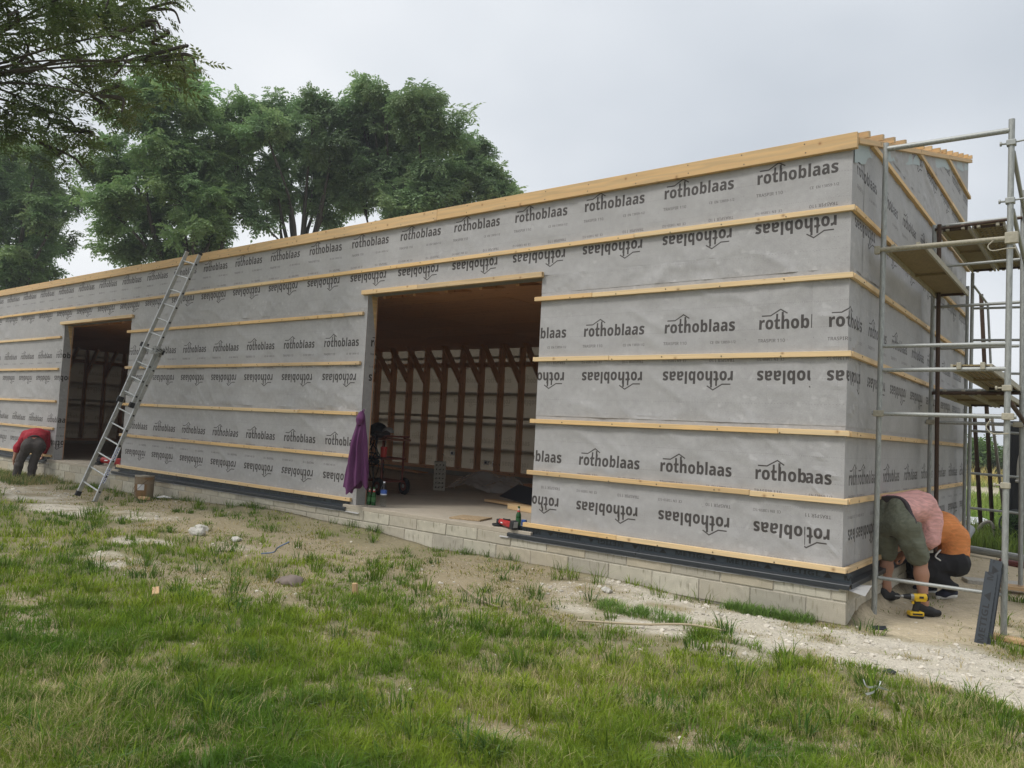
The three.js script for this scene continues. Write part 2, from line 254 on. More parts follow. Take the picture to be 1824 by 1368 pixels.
{ // membrane, roll by roll from the bottom; upper rolls lap over lower ones
  const put = (...a) => mesh('membrane_sheet', sheet(...a), M.membrane, barn);
  const seg = [[XEND, XL, [-24.3, -24.1, -24.2]], [X0, X1, [-7.03, -7.19, -6.68]], [X2, -0.305, [-0.787, -0.798, -0.8586]]];
  for (const [a, b, ph] of seg) { put(a, b, -0.03, 1.36, YB[0], ph[0], 0.001); put(a, b, 1.32, 2.77, YB[1], ph[1], 0.004); put(a, a === X2 ? 0 : b, 2.72, 2.925, YB[2], -0.8586, 0.007); }
  put(XEND, 0, 2.925, 3.86, YB[2], -0.8586, 0.007);
  put(-0.32, 0.42, -0.03, 1.36, YB[0], -0.85, 0.003, {}); put(-0.305, 0.42, 1.32, 2.77, YB[1], -0.167, 0.006, {});
  put(0.40, DEPTH, -0.03, 1.36, YB[0], 0.426, 0.005, {}); put(0.40, DEPTH, 1.32, 2.77, YB[1], 0.657, 0.008, {});
  put(0, 0.42, 2.72, 4.2, YB[2], 0.11, 0.007, { rake: 1 }); put(0.40, DEPTH, 2.72, 4.17, YB[2], 0.075, 0.010, { rake: 1 }); put(1.08, DEPTH, 4.13, 5.8, YB[3], 0.3, 0.013, { rake: 1 });
  // turned into the doorways
  const ret = (xj, dir, ph, top) => { for (let k = 0; k < 3; k++) { const y0 = [-0.03, 1.34, 2.74][k], y1 = [1.34, 2.74, top][k], g = new THREE.PlaneGeometry(0.16, y1 - y0, 1, 6), uv = g.attributes.uv, p = g.attributes.position;
    for (let i = 0; i < p.count; i++) { const w = p.getX(i) + 0.08, y = p.getY(i) + (y0 + y1) / 2; uv.setXY(i, (xj + dir * w - ph[k]) / (4 * P), (y - YB[k]) / ROLL); p.setXYZ(i, xj + dir * 0.001 * (k + 1), y, -w); } g.computeVertexNormals(); mesh('membrane_return', g, M.membrane, barn); } };
  ret(X1, 1, seg[1][2], 2.9); ret(XL, 1, seg[0][2], 2.9); ret(X2, -1, seg[2][2], 2.9); ret(X0, -1, seg[1][2], 2.9);
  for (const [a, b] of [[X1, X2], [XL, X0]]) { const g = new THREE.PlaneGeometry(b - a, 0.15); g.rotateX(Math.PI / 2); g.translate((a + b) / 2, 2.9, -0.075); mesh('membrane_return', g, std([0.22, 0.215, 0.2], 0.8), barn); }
}
{ // battens
  const H = 0.048, T = 0.04; const tops = { A: 3.2705, B: 2.6714, C: 1.9797, D: 1.2787, E: 0.6958, F: 0.1055 };
  const run = (a, b, y, cuts, h = H, t = T, mats = M.pine, name = 'wall_batten') => { let s = a; const stops = [...cuts.filter((c) => c > a && c < b), b]; for (const c of stops) { const e = c - (c === b ? 0 : 0.004), dy = rr(-0.004, 0.004); mesh(name, box(s, e, y - h + dy, y + dy, 0.008, 0.008 + t + rr(-0.002, 0.002), 0.003), mats[Math.floor(R() * mats.length)], barn); s = c; } };
  const cutsFor = (o) => { const c = []; for (let x = -23 + o; x < 0; x += rr(2.6, 4.2)) c.push(x); return c; };
  run(XEND, 0.045, tops.A, cutsFor(0.4)); 
  const over = { B: 0.07, C: 0.05, D: 0.05, E: 0.06, F: 0.08 };
  for (const k of ['B', 'C', 'D', 'E', 'F']) { const o = over[k], c = cutsFor(R() * 2); run(XEND, XL - 0.09, tops[k], c); run(X0 - o, X1 - 0.06 - (k === 'F' ? 0.02 : 0), tops[k], c); run(X2 - o, 0.045, tops[k], c); }
  run(-16.12, -12.93, 2.968, [-14.6], 0.06, 0.055); run(-6.39, -3.31, 2.966, [-5.3], 0.062, 0.055);
  // gable
  const gab = (y, z0) => { let s = z0; for (const e of [z0 + (DEPTH - z0) * rr(0.45, 0.6), DEPTH + 0.05]) { mesh('gable_batten', box(0.012, 0.052 + rr(-0.002, 0.003), y - H, y, -e + 0.004, -s, 0.003), M.pine[Math.floor(R() * 5)], barn); s = e; } };
  for (const k of 'ABCDEF') gab(tops[k] + 0.0, 0.005);
  gab(4.02, 0.55); gab(4.64, 2.7); gab(5.18, 4.6);
  // eaves board along the front, rake board and purlin ends on the gable, roof boards over everything
  run(XEND, 0.055, 3.918, [-20.1, -16.7, -12.72, -9.0, -5.02], 0.142, 0.05, M.fascia, 'eaves_board');
  mesh('rake_board', bar(V(0.036, rake(-0.02) + 0.024, 0.0), V(0.036, rake(DEPTH + 0.06) + 0.024, -DEPTH - 0.06), 0.05, 0.05, V(0, 1, 0)), M.fascia[0], barn);
  for (const z of [0.3, 0.83, 1.31, 1.83, 2.36, 2.81, 3.29, 3.86, 4.31, 4.8, 5.27, 5.73, 6.2, 6.6]) {
    const g = uvBox(new THREE.BoxGeometry(24.1, 0.055, 0.075)); g.rotateX(0.274); g.translate(-11.98, rake(z) + 0.088, -z); mesh('purlin', g, M.pine[Math.floor(R() * 5)], barn);
  }
  mesh('roof_boarding', bar(V(-12, rake(-0.02) - 0.004, 0.0), V(-12, rake(DEPTH) - 0.004, -DEPTH), 24, 0.018, V(0, 1, 0)), M.deck, barn);
}
{ // screw heads in the battens and the eaves board
  const gs = [], head = (x, y, z, g) => gs.push(place(new THREE.CylinderGeometry(0.0065, 0.0065, 0.004, 7), x, y, z, g ? 0 : Math.PI / 2, 0, g ? Math.PI / 2 : 0));
  for (const y of [3.2705, 2.6714, 1.9797, 1.2787, 0.6958, 0.1055]) { for (let x = -12.9; x < 0; x += 0.587) if (y > 3 || x < X1 - 0.1 || x > X2 + 0.02) head(x + rr(-0.03, 0.03), y - 0.028 + rr(-0.012, 0.012), 0.0495); for (let s = 0.3; s < DEPTH; s += 0.587) head(0.0555, y - 0.028 + rr(-0.01, 0.01), -s, 1); }
  for (let x = -18; x < 0; x += 0.587) for (const q of [0.03, 0.11]) head(x + rr(-0.02, 0.02), 3.776 + q + rr(-0.01, 0.01), 0.0595);
  tag(mesh('screw_heads', gs, std([0.10, 0.08, 0.055], 0.5), barn), null, null, null, 'stuff');
}
{ // pale sealing tape under the rake
  const N = 90, pos = [], idx = []; for (let i = 0; i <= N; i++) { const s = 0.02 + (DEPTH - 0.05) * i / N, d = 0.016 + 0.002 * noise(s * 5, 0, 3); pos.push(d, rake(s) - 0.004, -s, d + 0.002, rake(s) - 0.13 - 0.035 * noise(s * 2.4, 1, 1) - 0.02 * noise(s * 9, 1, 1) + (s < 0.4 ? -0.05 : 0), -s); if (i < N) { const a = i * 2; idx.push(a, a + 1, a + 2, a + 2, a + 1, a + 3); } }
  const g = new THREE.BufferGeometry(); g.setAttribute('position', new THREE.Float32BufferAttribute(pos, 3)); g.setIndex(idx); g.computeVertexNormals(); mesh('sealing_tape', g, new THREE.MeshStandardMaterial({ color: new THREE.Color().setRGB(0.36, 0.42, 0.42), roughness: 0.5, side: THREE.DoubleSide }), barn);
}
{ // block plinth and slab
  const mortar = std([0.56, 0.515, 0.425], 0.95, { map: grainTex, bumpMap: grainTex, bumpScale: 0.004 });
  const blockMats = [[0.57, 0.525, 0.42], [0.52, 0.47, 0.375], [0.61, 0.565, 0.46], [0.54, 0.475, 0.36], [0.47, 0.43, 0.35]].map((c, i) => {
    const t = dataTex(256, 128, (u, v) => { // cement block face: pores, lime runs, dark trickles from the top
      let k = 0.80 + 0.16 * tnoise(u, v, 6, 3, i) + 0.14 * tnoise(u, v, 60, 30, i + 3); const run = smooth(0.12, 0.42, tnoise(u, v, 26, 1.6, i + 7)) * smooth(0.15, 0.8, v); const lime = smooth(0.25, 0.45, tnoise(u, v, 9, 4, i + 12));
      k -= 0.30 * run * (i % 2 ? 0.5 : 1); k += 0.12 * lime; return [k + 0.01 * lime, k, k - 0.04 * run]; });
    t.repeat.set(2, 4.6); return std(c, 0.95, { map: t, bumpMap: t, bumpScale: 0.004 }); });
  const pw = mesh('plinth_wall', [box(XEND, 0.0515, -0.62, -0.045, -0.05, 0.0545), box(-0.05, 0.0515, -0.62, -0.045, -DEPTH, -0.05), box(XEND, 0, -0.62, -0.045, -DEPTH - 0.03, -DEPTH + 0.1)], mortar, barn);
  const shapes = [0, 1, 2].map((i) => { const g = new RoundedBoxGeometry(0.488, 0.186, 0.07, 2, 0.006); return uvBox(roughen(g, 0.006, 5, i * 3)); });
  const cap = [0, 1].map((i) => uvBox(roughen(new RoundedBoxGeometry(0.488, 0.128, 0.07, 2, 0.006), 0.006, 5, i * 5)));
  const blk = (g, x, y, z, ry) => { const m = mesh('block', g, blockMats[Math.floor(R() * 5)], pw); m.position.set(x + rr(-0.003, 0.003), y, z + rr(-0.003, 0.004)); m.rotation.y = ry; m.rotation.z = rr(-0.004, 0.004); };
  for (let c = 0; c < 3; c++) { const y = [-0.107, -0.278, -0.476][c], off = [0.12, 0.33, 0.08][c]; for (let x = 0.058 - off; x > XEND; x -= 0.5) { const w = Math.min(1, 1); if (c === 2 && x > -5) continue; blk(c ? shapes[Math.floor(R() * 3)] : cap[Math.floor(R() * 2)], x - 0.25 + (off > 0.3 ? 0 : 0), y, 0.028, 0); }
    { const g = uvBox(roughen(new RoundedBoxGeometry(off - 0.006, c ? 0.186 : 0.128, 0.07, 2, 0.006), 0.004, 5, c)); const m = mesh('block', g, blockMats[c], pw); m.position.set(0.060 - off / 2, y, 0.028); }
    for (let z = -0.26; z > -DEPTH; z -= 0.5) blk(c ? shapes[Math.floor(R() * 3)] : cap[0], 0.026, y, z - (c % 2) * 0.25, Math.PI / 2); }
  const slabT = dataTex(512, 512, (u, v) => { const t = 0.82 + 0.14 * tnoise(u, v, 5, 5, 1) + 0.12 * tnoise(u, v, 22, 22, 2) + 0.10 * tnoise(u, v, 110, 110, 3) - 0.15 * smooth(0.3, 0.5, tnoise(u, v, 14, 14, 8)); return [t, t * 0.99, t * 0.97]; }); slabT.repeat.set(0.4, 0.4);
  mesh('concrete_slab', [box(XEND, -0.02, -0.06, 0.012, -DEPTH, -0.001), box(X1 - 0.2, X2 + 0.05, -0.041, 0.012, -0.001, 0.062, 0.006), box(XL - 0.2, X0 + 0.05, -0.041, 0.012, -0.001, 0.062, 0.006)], std([0.50, 0.44, 0.355], 0.88, { map: slabT, bumpMap: slabT, bumpScale: 0.004 }), barn);
}
// dark starter strip with its print, and the pale foil that sticks out below it
function stripTex(rot) {
  const c = document.createElement('canvas'); c.width = 1024; c.height = 128; const x = c.getContext('2d'); x.fillStyle = '#2c3339'; x.fillRect(0, 0, 1024, 128); const rg = rngOf(8 + rot);
  for (let i = 0; i < 2200; i++) { x.fillStyle = rg() < 0.5 ? 'rgba(20,24,28,0.25)' : 'rgba(120,130,138,0.16)'; x.fillRect(rg() * 1024, rg() * 128, 1 + rg() * 6, 1); }
  x.fillStyle = x.strokeStyle = '#040405'; if (rot) { x.translate(1024, 128); x.rotate(Math.PI); }
  for (let k = 0; k < 2; k++) { x.font = 'bold 92px sans-serif'; x.save(); x.translate(20 + k * 512, 92); const w = x.measureText('METIGL').width; x.scale(330 / w, 0.95); x.fillText('METIGL', 0, 0); x.restore(); x.beginPath(); x.moveTo(370 + k * 512, 92); x.lineTo(408 + k * 512, 26); x.lineTo(446 + k * 512, 92); x.fill(); }
  const t = new THREE.CanvasTexture(c); t.colorSpace = THREE.SRGBColorSpace; t.wrapS = t.wrapT = THREE.RepeatWrapping; t.magFilter = THREE.LinearFilter; return t;
}
const stripMap = [stripTex(0), stripTex(1)];
{
  const plain = std([0.025, 0.029, 0.034], 0.42, { metalness: 0.0 }); const printed = stripMap.map((m) => std([1, 1, 1], 0.4, { map: m }));
  const run = (a, b, kind, name = 'starter_strip') => { // along the front from x = a to b
    const g = new THREE.PlaneGeometry(b - a, 0.085); g.translate((a + b) / 2, 0.022, 0.024); const p = g.attributes.position, uv = g.attributes.uv; for (let i = 0; i < p.count; i++) uv.setXY(i, p.getX(i) / 1.05, (p.getY(i) + 0.022) / 0.085);
    const o = mesh(name, g, printed[kind], barn);
    const prof = new THREE.Shape(); [[0.02, 0.064], [0.022, 0.064], [0.022, -0.016], [0.086, -0.026], [0.09, -0.031], [0.09, -0.068], [0.084, -0.068], [0.084, -0.034], [0.02, -0.022]].forEach(([z, y], i) => (i ? prof.lineTo(-z, y) : prof.moveTo(-z, y)));
    const e = new THREE.ExtrudeGeometry(prof, { depth: b - a, bevelEnabled: false }); e.rotateY(Math.PI / 2); e.translate(a, 0, 0); mesh('strip_ledge', uvBox(e), plain, o); };
  run(-3.60, -1.95, 1); run(-1.946, 0.088, 0); run(-13.2, -10.2, 1); run(-10.196, -6.42, 0); run(-24, -16.25, 1);
  { const prof = new THREE.Shape(); [[0.015, 0.064], [0.022, 0.064], [0.022, -0.016], [0.086, -0.026], [0.088, -0.031], [0.088, -0.068], [0.082, -0.068], [0.082, -0.034], [0.015, -0.022]].forEach(([q, y], i) => (i ? prof.lineTo(q, y) : prof.moveTo(q, y)));
    const e = new THREE.ExtrudeGeometry(prof, { depth: DEPTH + 0.01, bevelEnabled: false }); e.translate(0, 0, -DEPTH); e.translate(0, 0, 0.0); mesh('starter_strip', uvBox(e), plain, barn); }
  const foilM = std([0.36, 0.355, 0.345], 0.6, { side: THREE.DoubleSide });
  const foil = (a, b, z1, dy = 0) => { const n = Math.ceil((b - a) / 0.1), g = new THREE.PlaneGeometry(b - a, 1, n, 2), p = g.attributes.position; for (let i = 0; i < p.count; i++) { const x = p.getX(i) + (a + b) / 2, t = 0.5 - p.getY(i), w = 0.012 * noise(x * 3, 1, 2); p.setXYZ(i, x, -0.068 + dy - 0.017 * t * t + w * t, 0.05 + (z1 - 0.05) * t + 0.012 * noise(x * 2.3, 5, 1) * t); } g.computeVertexNormals(); mesh('foil_strip', g, foilM, barn); };
  foil(-3.72, -0.0, 0.082); foil(-13.35, -6.15, 0.084); foil(-24, -16.05, 0.084);
  { const g = new THREE.BufferGeometry(); g.setAttribute('position', new THREE.Float32BufferAttribute([0.07, -0.072, 0.06, 0.20, -0.105, 0.03, 0.19, -0.05, -0.25, 0.07, -0.07, -0.3], 3)); g.setIndex([0, 1, 2, 0, 2, 3]); g.computeVertexNormals(); mesh('foil_strip', g, foilM, barn); }
}
{ // timber frame inside
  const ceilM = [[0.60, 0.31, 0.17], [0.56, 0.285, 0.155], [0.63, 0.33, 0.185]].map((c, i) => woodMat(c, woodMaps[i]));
  const Fm = () => M.frame[Math.floor(R() * 2)];
  const zIn = -DEPTH + 0.19;
  for (let i = -1; i < 19; i++) { const x = -12.664 + 0.587 * (i - 18) + 0.03; }
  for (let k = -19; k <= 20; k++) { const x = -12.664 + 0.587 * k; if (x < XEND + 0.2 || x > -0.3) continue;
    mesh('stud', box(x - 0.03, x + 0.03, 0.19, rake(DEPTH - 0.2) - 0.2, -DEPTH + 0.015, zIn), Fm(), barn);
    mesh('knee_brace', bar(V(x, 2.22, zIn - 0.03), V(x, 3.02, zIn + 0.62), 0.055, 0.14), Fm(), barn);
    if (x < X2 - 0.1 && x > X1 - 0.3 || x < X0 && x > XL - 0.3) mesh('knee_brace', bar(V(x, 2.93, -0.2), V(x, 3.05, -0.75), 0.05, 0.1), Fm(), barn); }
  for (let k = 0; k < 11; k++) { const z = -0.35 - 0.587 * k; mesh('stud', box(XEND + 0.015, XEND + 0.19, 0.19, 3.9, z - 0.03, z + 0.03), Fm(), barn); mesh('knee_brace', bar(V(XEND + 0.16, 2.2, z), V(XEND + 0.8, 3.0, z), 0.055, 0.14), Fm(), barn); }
  mesh('sill_plate', box(XEND + 0.2, -0.25, 0.12, 0.19, -DEPTH + 0.02, zIn + 0.02), M.frame[0], barn);
  mesh('sill_plate', box(XEND + 0.02, XEND + 0.2, 0.12, 0.19, -DEPTH + 0.02, -0.1), M.frame[0], barn);
  mesh('nogging', box(XEND + 0.2, -0.25, 2.56, 2.67, -DEPTH + 0.015, -DEPTH + 0.07), M.frame[1], barn);
  mesh('nogging', box(XEND + 0.015, XEND + 0.07, 2.56, 2.67, -DEPTH + 0.2, -0.1), M.frame[1], barn);
  mesh('block_curb', [box(XEND + 0.2, -0.25, 0.012, 0.12, -DEPTH + 0.02, zIn + 0.03)], std([0.33, 0.30, 0.25], 0.95, { map: grainTex }), barn);
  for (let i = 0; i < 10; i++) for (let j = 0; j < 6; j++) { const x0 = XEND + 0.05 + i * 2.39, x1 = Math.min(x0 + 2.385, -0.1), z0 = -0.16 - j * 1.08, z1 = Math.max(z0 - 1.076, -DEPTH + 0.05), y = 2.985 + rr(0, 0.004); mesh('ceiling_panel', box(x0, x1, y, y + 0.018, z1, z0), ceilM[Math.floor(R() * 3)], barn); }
  // door posts and heads in the front wall
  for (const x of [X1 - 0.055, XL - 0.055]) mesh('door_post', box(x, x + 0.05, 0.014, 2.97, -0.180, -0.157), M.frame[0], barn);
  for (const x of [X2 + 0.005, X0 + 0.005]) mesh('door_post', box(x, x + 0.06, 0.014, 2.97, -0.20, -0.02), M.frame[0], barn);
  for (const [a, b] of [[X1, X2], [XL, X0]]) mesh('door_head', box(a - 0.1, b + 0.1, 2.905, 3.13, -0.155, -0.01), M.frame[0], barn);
  mesh('door_gusset', (() => { const s = new THREE.Shape(); s.moveTo(0, 0); s.lineTo(0.1, 0); s.lineTo(0.1, -0.5); s.closePath(); const g = new THREE.ExtrudeGeometry(s, { depth: 0.004, bevelEnabled: false }); g.rotateY(Math.PI / 2); return place(g, X1 + 0.004, 2.895, -0.05); })(), M.pine[1], barn);
  mesh('door_gusset', (() => { const s = new THREE.Shape(); s.moveTo(0, 0); s.lineTo(0.1, 0); s.lineTo(0.1, -0.5); s.closePath(); const g = new THREE.ExtrudeGeometry(s, { depth: 0.004, bevelEnabled: false }); g.rotateY(Math.PI / 2); return place(g, XL + 0.004, 2.895, -0.05); })(), M.pine[1], barn);
  // rear and left walls: the same membrane, thin enough for daylight to come through between the battens outside
  const inner = M.membraneThin.clone(); inner.transmission = 0.1; const back = (g, f) => mesh('membrane_sheet', g, f ? inner : M.membraneThin, barn);
  for (let r = 0; r < 5; r++) { const y0 = YB[0] + r * ROLL, y1 = Math.min(y0 + ROLL + 0.06, 5.7); if (y0 > 5.6) break;
    for (const [w, f] of [['b', 0], ['l', 1]]) { const L = f ? DEPTH : 24, yt = f ? Math.min(y1, 3.86 + (y1 > 3.9 ? 0 : 0)) : y1; if (f && y0 > 3.8) continue; const g = new THREE.PlaneGeometry(L, yt - y0, 1, 1), uv = g.attributes.uv, p = g.attributes.position; for (let i = 0; i < p.count; i++) uv.setXY(i, -(p.getX(i) + r * 0.37) / (4 * P), (p.getY(i) + (yt - y0) / 2) / ROLL); if (f) { g.rotateY(-Math.PI / 2); g.translate(XEND + 0.003 * r, (y0 + yt) / 2, -DEPTH / 2); } else { g.rotateY(Math.PI); g.translate(XEND / 2, (y0 + yt) / 2, -DEPTH - 0.003 * r); } back(g, f); } }
  for (const y of [3.2705, 2.6714, 1.9797, 1.2787, 0.6958, 0.1055]) { mesh('wall_batten', box(XEND, 0.05, y - 0.075, y, -DEPTH - 0.06, -DEPTH - 0.02), M.pine[0], barn); mesh('gable_batten', box(XEND - 0.055, XEND - 0.015, y - 0.075, y, -DEPTH, 0), M.pine[0], barn); }
  { const s = new THREE.Shape(); s.moveTo(0, 3.84); s.lineTo(DEPTH, 3.84); s.lineTo(DEPTH, rake(DEPTH)); s.closePath(); const g = new THREE.ExtrudeGeometry(s, { depth: 0.02, bevelEnabled: false }); g.rotateY(Math.PI / 2); g.translate(XEND - 0.02, 0, 0); mesh('gable_panel', g, M.membrane, barn); }
}
// ------------------------------------------------------------------ scaffold along the gable
{
  const galv = std([0.46, 0.475, 0.46], 0.5, { metalness: 0.35, map: metalTex, bumpMap: metalTex, bumpScale: 0.0015 });
  const galvDark = galv;
  const rust = std([0.085, 0.05, 0.032], 0.9, { map: grainTex, bumpMap: grainTex, bumpScale: 0.004 }); M.rust = rust; M.galv = galv; M.galvDark = galvDark;
  const ply = std([0.32, 0.25, 0.125], 0.75, { map: grainTex }); const lip = std([0.50, 0.46, 0.36], 0.7, { map: metalTex });
  const t = thing('scaffold', 'galvanised tube scaffold with decked platforms standing along the gable end of the barn', 'scaffold', [0.14, -0.38, -0.65]);
  const L = (x, y, z) => V(x - 0.14, y + 0.38, z + 0.65);
  const tube = (name, a, b, r = 0.02, m = galv) => { const g = rod(L(...a), L(...b), r, 12); uvBoxKeep(g, 0.3); return mesh(name, g, m, t); };
  function uvBoxKeep(g, s) { const uv = g.attributes.uv; for (let i = 0; i < uv.count; i++) uv.setXY(i, uv.getX(i) * 0.6, uv.getY(i) * 6); }
  const zs = [-0.65, -3.2, -5.75], tops = [4.03, 3.86, 3.76], rtops = [4.02, 4.15, 3.75];
  const post = (x, z, y0, y1, lean, r = 0.0245) => { const p = tube('post', [x - lean, y0, z], [x, y1, z], r); for (const y of [y0 + 0.35, y0 + 1.9]) if (y < y1) mesh('post_collar', rod(L(x - lean * (1 - (y - y0) / (y1 - y0)), y, z), L(x - lean * (1 - (y - y0) / (y1 - y0)), y + 0.006, z), r + 0.002, 12), galvDark, p); return p; };
  post(0.133, -0.65, -0.39, tops[0], 0.012); post(1.138, -0.65, -0.355, 4.05, 0.012);
  post(0.13, -3.2, -0.38, tops[1], 0.01); post(1.02, -3.2, -0.28, rtops[1], -0.02);
  post(0.21, -5.75, -0.38, tops[2], 0.005); post(1.06, -5.75, -0.33, rtops[2], 0.01); post(0.13, -5.9, -0.36, 3.6, 0.0);
  tube('rusty_post', [0.225, -0.36, -3.08], [0.20, 3.83, -3.08], 0.024, rust);
  const bars = [[0, 3.972, 3.955, 0.03], [0, 3.0, 3.0, 0.028], [0, 2.095, 2.09, 0.022], [0, 1.872, 1.875, 0.024], [0, -0.036, -0.03, 0.021]];
  for (const [k, ya, yb, r] of bars) tube('cross_bar', [0.15, ya, zs[k]], [1.12, yb, zs[k]], r * 0.82);
  for (const y of [3.84, 3.35, 2.86, 2.364, 1.865]) tube('cross_bar', [0.14, y, -3.2], [1.0, y + 0.01, -3.2], 0.018, y > 3 ? galv : galvDark);
  for (const y of [3.24, 2.776, 2.3, 1.9, 1.463, 0.855, 0.36]) tube('cross_bar', [0.21, y, -5.75], [1.06, y - 0.02, -5.75], 0.018, galvDark);
  // ledgers with hooked ends that run past the posts
  for (const [z, y, a, b] of [[-0.65, 1.466, 0.07, 1.2], [-3.2, 1.485, 0.07, 1.06]]) { const o = tube('ledger', [a, y, z + 0.028], [b, y, z + 0.028], 0.02, z < -1 ? galvDark : galv); for (const x of [a + 0.06, b - 0.06]) mesh('ledger_hook', [box(x - 0.045, x + 0.045, y - 0.028, y + 0.03, z + 0.02, z + 0.052, 0.006)].map((g) => g.translate(-0.14, 0.38, 0.65)), lip, o); }
  { const o = tube('ledger', [0.06, 3.005, -0.625], [1.2, 3.0, -0.625], 0.02, lip); for (const q of [[0.06, 0.11, 2.965, 3.04, -0.65, -0.6, 0.006], [1.10, 1.2, 2.95, 3.05, -0.65, -0.6, 0.008]]) mesh('ledger_hook', box(...q).translate(-0.14, 0.38, 0.65), lip, o); mesh('hook_wire', cable([L(1.02, 2.985, -0.6), L(0.98, 2.94, -0.6), L(1.0, 2.9, -0.6), L(1.12, 2.905, -0.6), L(1.18, 2.905, -0.61)], 0.006), lip, o); }
  mesh('hook_wire', cable([L(1.02, 1.44, -0.6), L(0.985, 1.37, -0.6), L(1.03, 1.32, -0.6), L(1.15, 1.325, -0.61)], 0.006), lip, t);
  const rail = (a, b, r = 0.019, m = galvDark) => tube('guard_rail', a, b, r, m);
  rail([1.15, 3.76, -0.66], [1.05, 3.80, -3.2]); rail([1.15, 3.25, -0.66], [1.05, 3.30, -3.2]); rail([1.05, 3.7, -3.2], [1.08, 3.7, -5.75]); rail([1.16, 1.58, -0.66], [1.1, 1.45, -3.2], 0.02, rust);
  rail([0.235, 3.56, -5.72], [0.33, 3.40, -6.4], 0.016); tube('guard_rail', [0.33, 3.42, -6.4], [0.38, 2.5, -6.4], 0.017, galvDark);
  for (const [x, y, z] of [[1.137, 3.84, -0.65], [1.134, 3.33, -0.65], [1.128, 1.71, -0.65], [1.125, 0.885, -0.65]]) { const c = mesh('coupler', [box(x - 0.036, x + 0.036, y - 0.026, y + 0.026, z - 0.034, z + 0.034, 0.008), rod(V(x - 0.02, y, z), V(x - 0.085, y, z + 0.01), 0.009, 8), rod(V(x - 0.07, y, z + 0.01), V(x - 0.085, y, z + 0.01), 0.02, 6)].map((g) => g.translate(-0.14, 0.38, 0.65)), y < 2 ? lip : galvDark, t); if (y > 3) mesh('coupler_bolt', rod(L(x + 0.03, y + 0.005, z), L(x + 0.11, y + 0.01, z), 0.008, 6), galvDark, c); }
  // decks
  const deck = (x0, x1, y, za, zb, perforated) => {
    const o = mesh('deck_board', box(x0 + 0.02, x1 - 0.02, y - 0.018, y - 0.004, zb, za).translate(-0.14, 0.38, 0.65), ply, t);
    for (const x of [x0, x1 - 0.022]) mesh('deck_rail', box(x, x + 0.022, y - 0.06, y, zb, za, 0.003).translate(-0.14, 0.38, 0.65), lip, o);
    for (const z of [za - 0.02, (za + zb) / 2, zb + 0.02]) mesh('deck_cleat', box(x0 + 0.022, x1 - 0.022, y - 0.045, y - 0.019, z - 0.015, z + 0.015).translate(-0.14, 0.38, 0.65), z === (za + zb) / 2 ? ply : rust, o);
    for (const x of [x0 + 0.07, x1 - 0.07]) for (const z of [za + 0.01, zb - 0.01]) mesh('deck_claw', box(x - 0.018, x + 0.018, y - 0.05, y + 0.012, z - 0.025, z + 0.025, 0.005).translate(-0.14, 0.38, 0.65), lip, o);
    if (perforated) { const gs = []; for (let i = 0; i < 5; i++) for (let j = 0; j < 22; j++) gs.push(lathe([[0.010, 0], [0.014, 0.004], [0.011, 0.008]], 8).translate(x0 + 0.06 + i * (x1 - x0 - 0.12) / 4 - 0.14, y - 0.0285 + 0.38, za - 0.12 - j * 0.11 + 0.65)); tag(mesh('deck_perforation', gs, lip, o), null, null, null, 'stuff'); }
  };
  deck(0.15, 0.50, 3.03, -0.65, -3.2); deck(0.70, 1.02, 1.92, -0.65, -3.2, true); deck(0.20, 0.50, 3.82, -3.2, -5.75); deck(0.52, 0.85, 3.82, -3.2, -5.75, true); deck(0.20, 0.53, 1.86, -3.2, -5.75); deck(0.55, 0.88, 1.86, -3.2, -5.75);
  mesh('rusty_bar', rod(L(0.14, 3.80, -3.17), L(1.02, 3.83, -3.17), 0.017, 8), rust, t); mesh('rusty_bar', rod(L(0.14, 1.83, -3.17), L(1.02, 1.84, -3.17), 0.02, 8), rust, t);
}
solo('sole_board', place(uvBox(new RoundedBoxGeometry(0.34, 0.035, 0.13, 1, 0.004)), 1.165, -0.372, -0.6, 0, -0.35, 0.03), M.plank, 'short wooden board lying under the right front foot of the scaffold', 'board');
solo('sole_board', place(uvBox(new RoundedBoxGeometry(0.5, 0.04, 0.2, 1, 0.004)), 1.1, -0.31, -3.2, 0, 0.2, 0), M.plank, 'wooden board under the rear right scaffold foot at the picture edge', 'board');
{ // two dark strips leaning on the scaffold post
  const put = (w, h, x, z, lean, yaw, label, map) => {
    const o = thing('metal_strip', label, 'metal strip', [x, -0.39, z], yaw); o.rotation.x = lean[0]; o.rotation.z = lean[1];
    const g = new THREE.PlaneGeometry(w, h); g.translate(0, h / 2, 0.0012); const uv = g.attributes.uv, p = g.attributes.position; for (let i = 0; i < p.count; i++) uv.setXY(i, (p.getY(i) + 0.02) / 1.05, 0.5 - p.getX(i) / w * 0.95);
    mesh('web', g, std([0.8, 0.8, 0.8], 0.42, { map: stripMap[map] }), o); mesh('backing', box(-w / 2, w / 2, 0, h, -0.0012, 0), M.blackMetal, o); mesh('flange', box(w / 2 - 0.002, w / 2, 0, h, -0.065, -0.0012), M.blackMetal, o); mesh('lip', box(w / 2 - 0.002, w / 2 + 0.012, 0, h, -0.067, -0.065), M.blackMetal, o);
  };
  put(0.088, 0.60, 1.0, -0.30, [-0.40, -0.075], 0.15, 'shorter printed black metal strip, front one of the two leaning on the scaffold post', 0);
  put(0.088, 0.70, 1.022, -0.335, [-0.37, -0.075], 0.15, 'taller black metal strip, rear one of the two leaning on the scaffold post', 1);
}
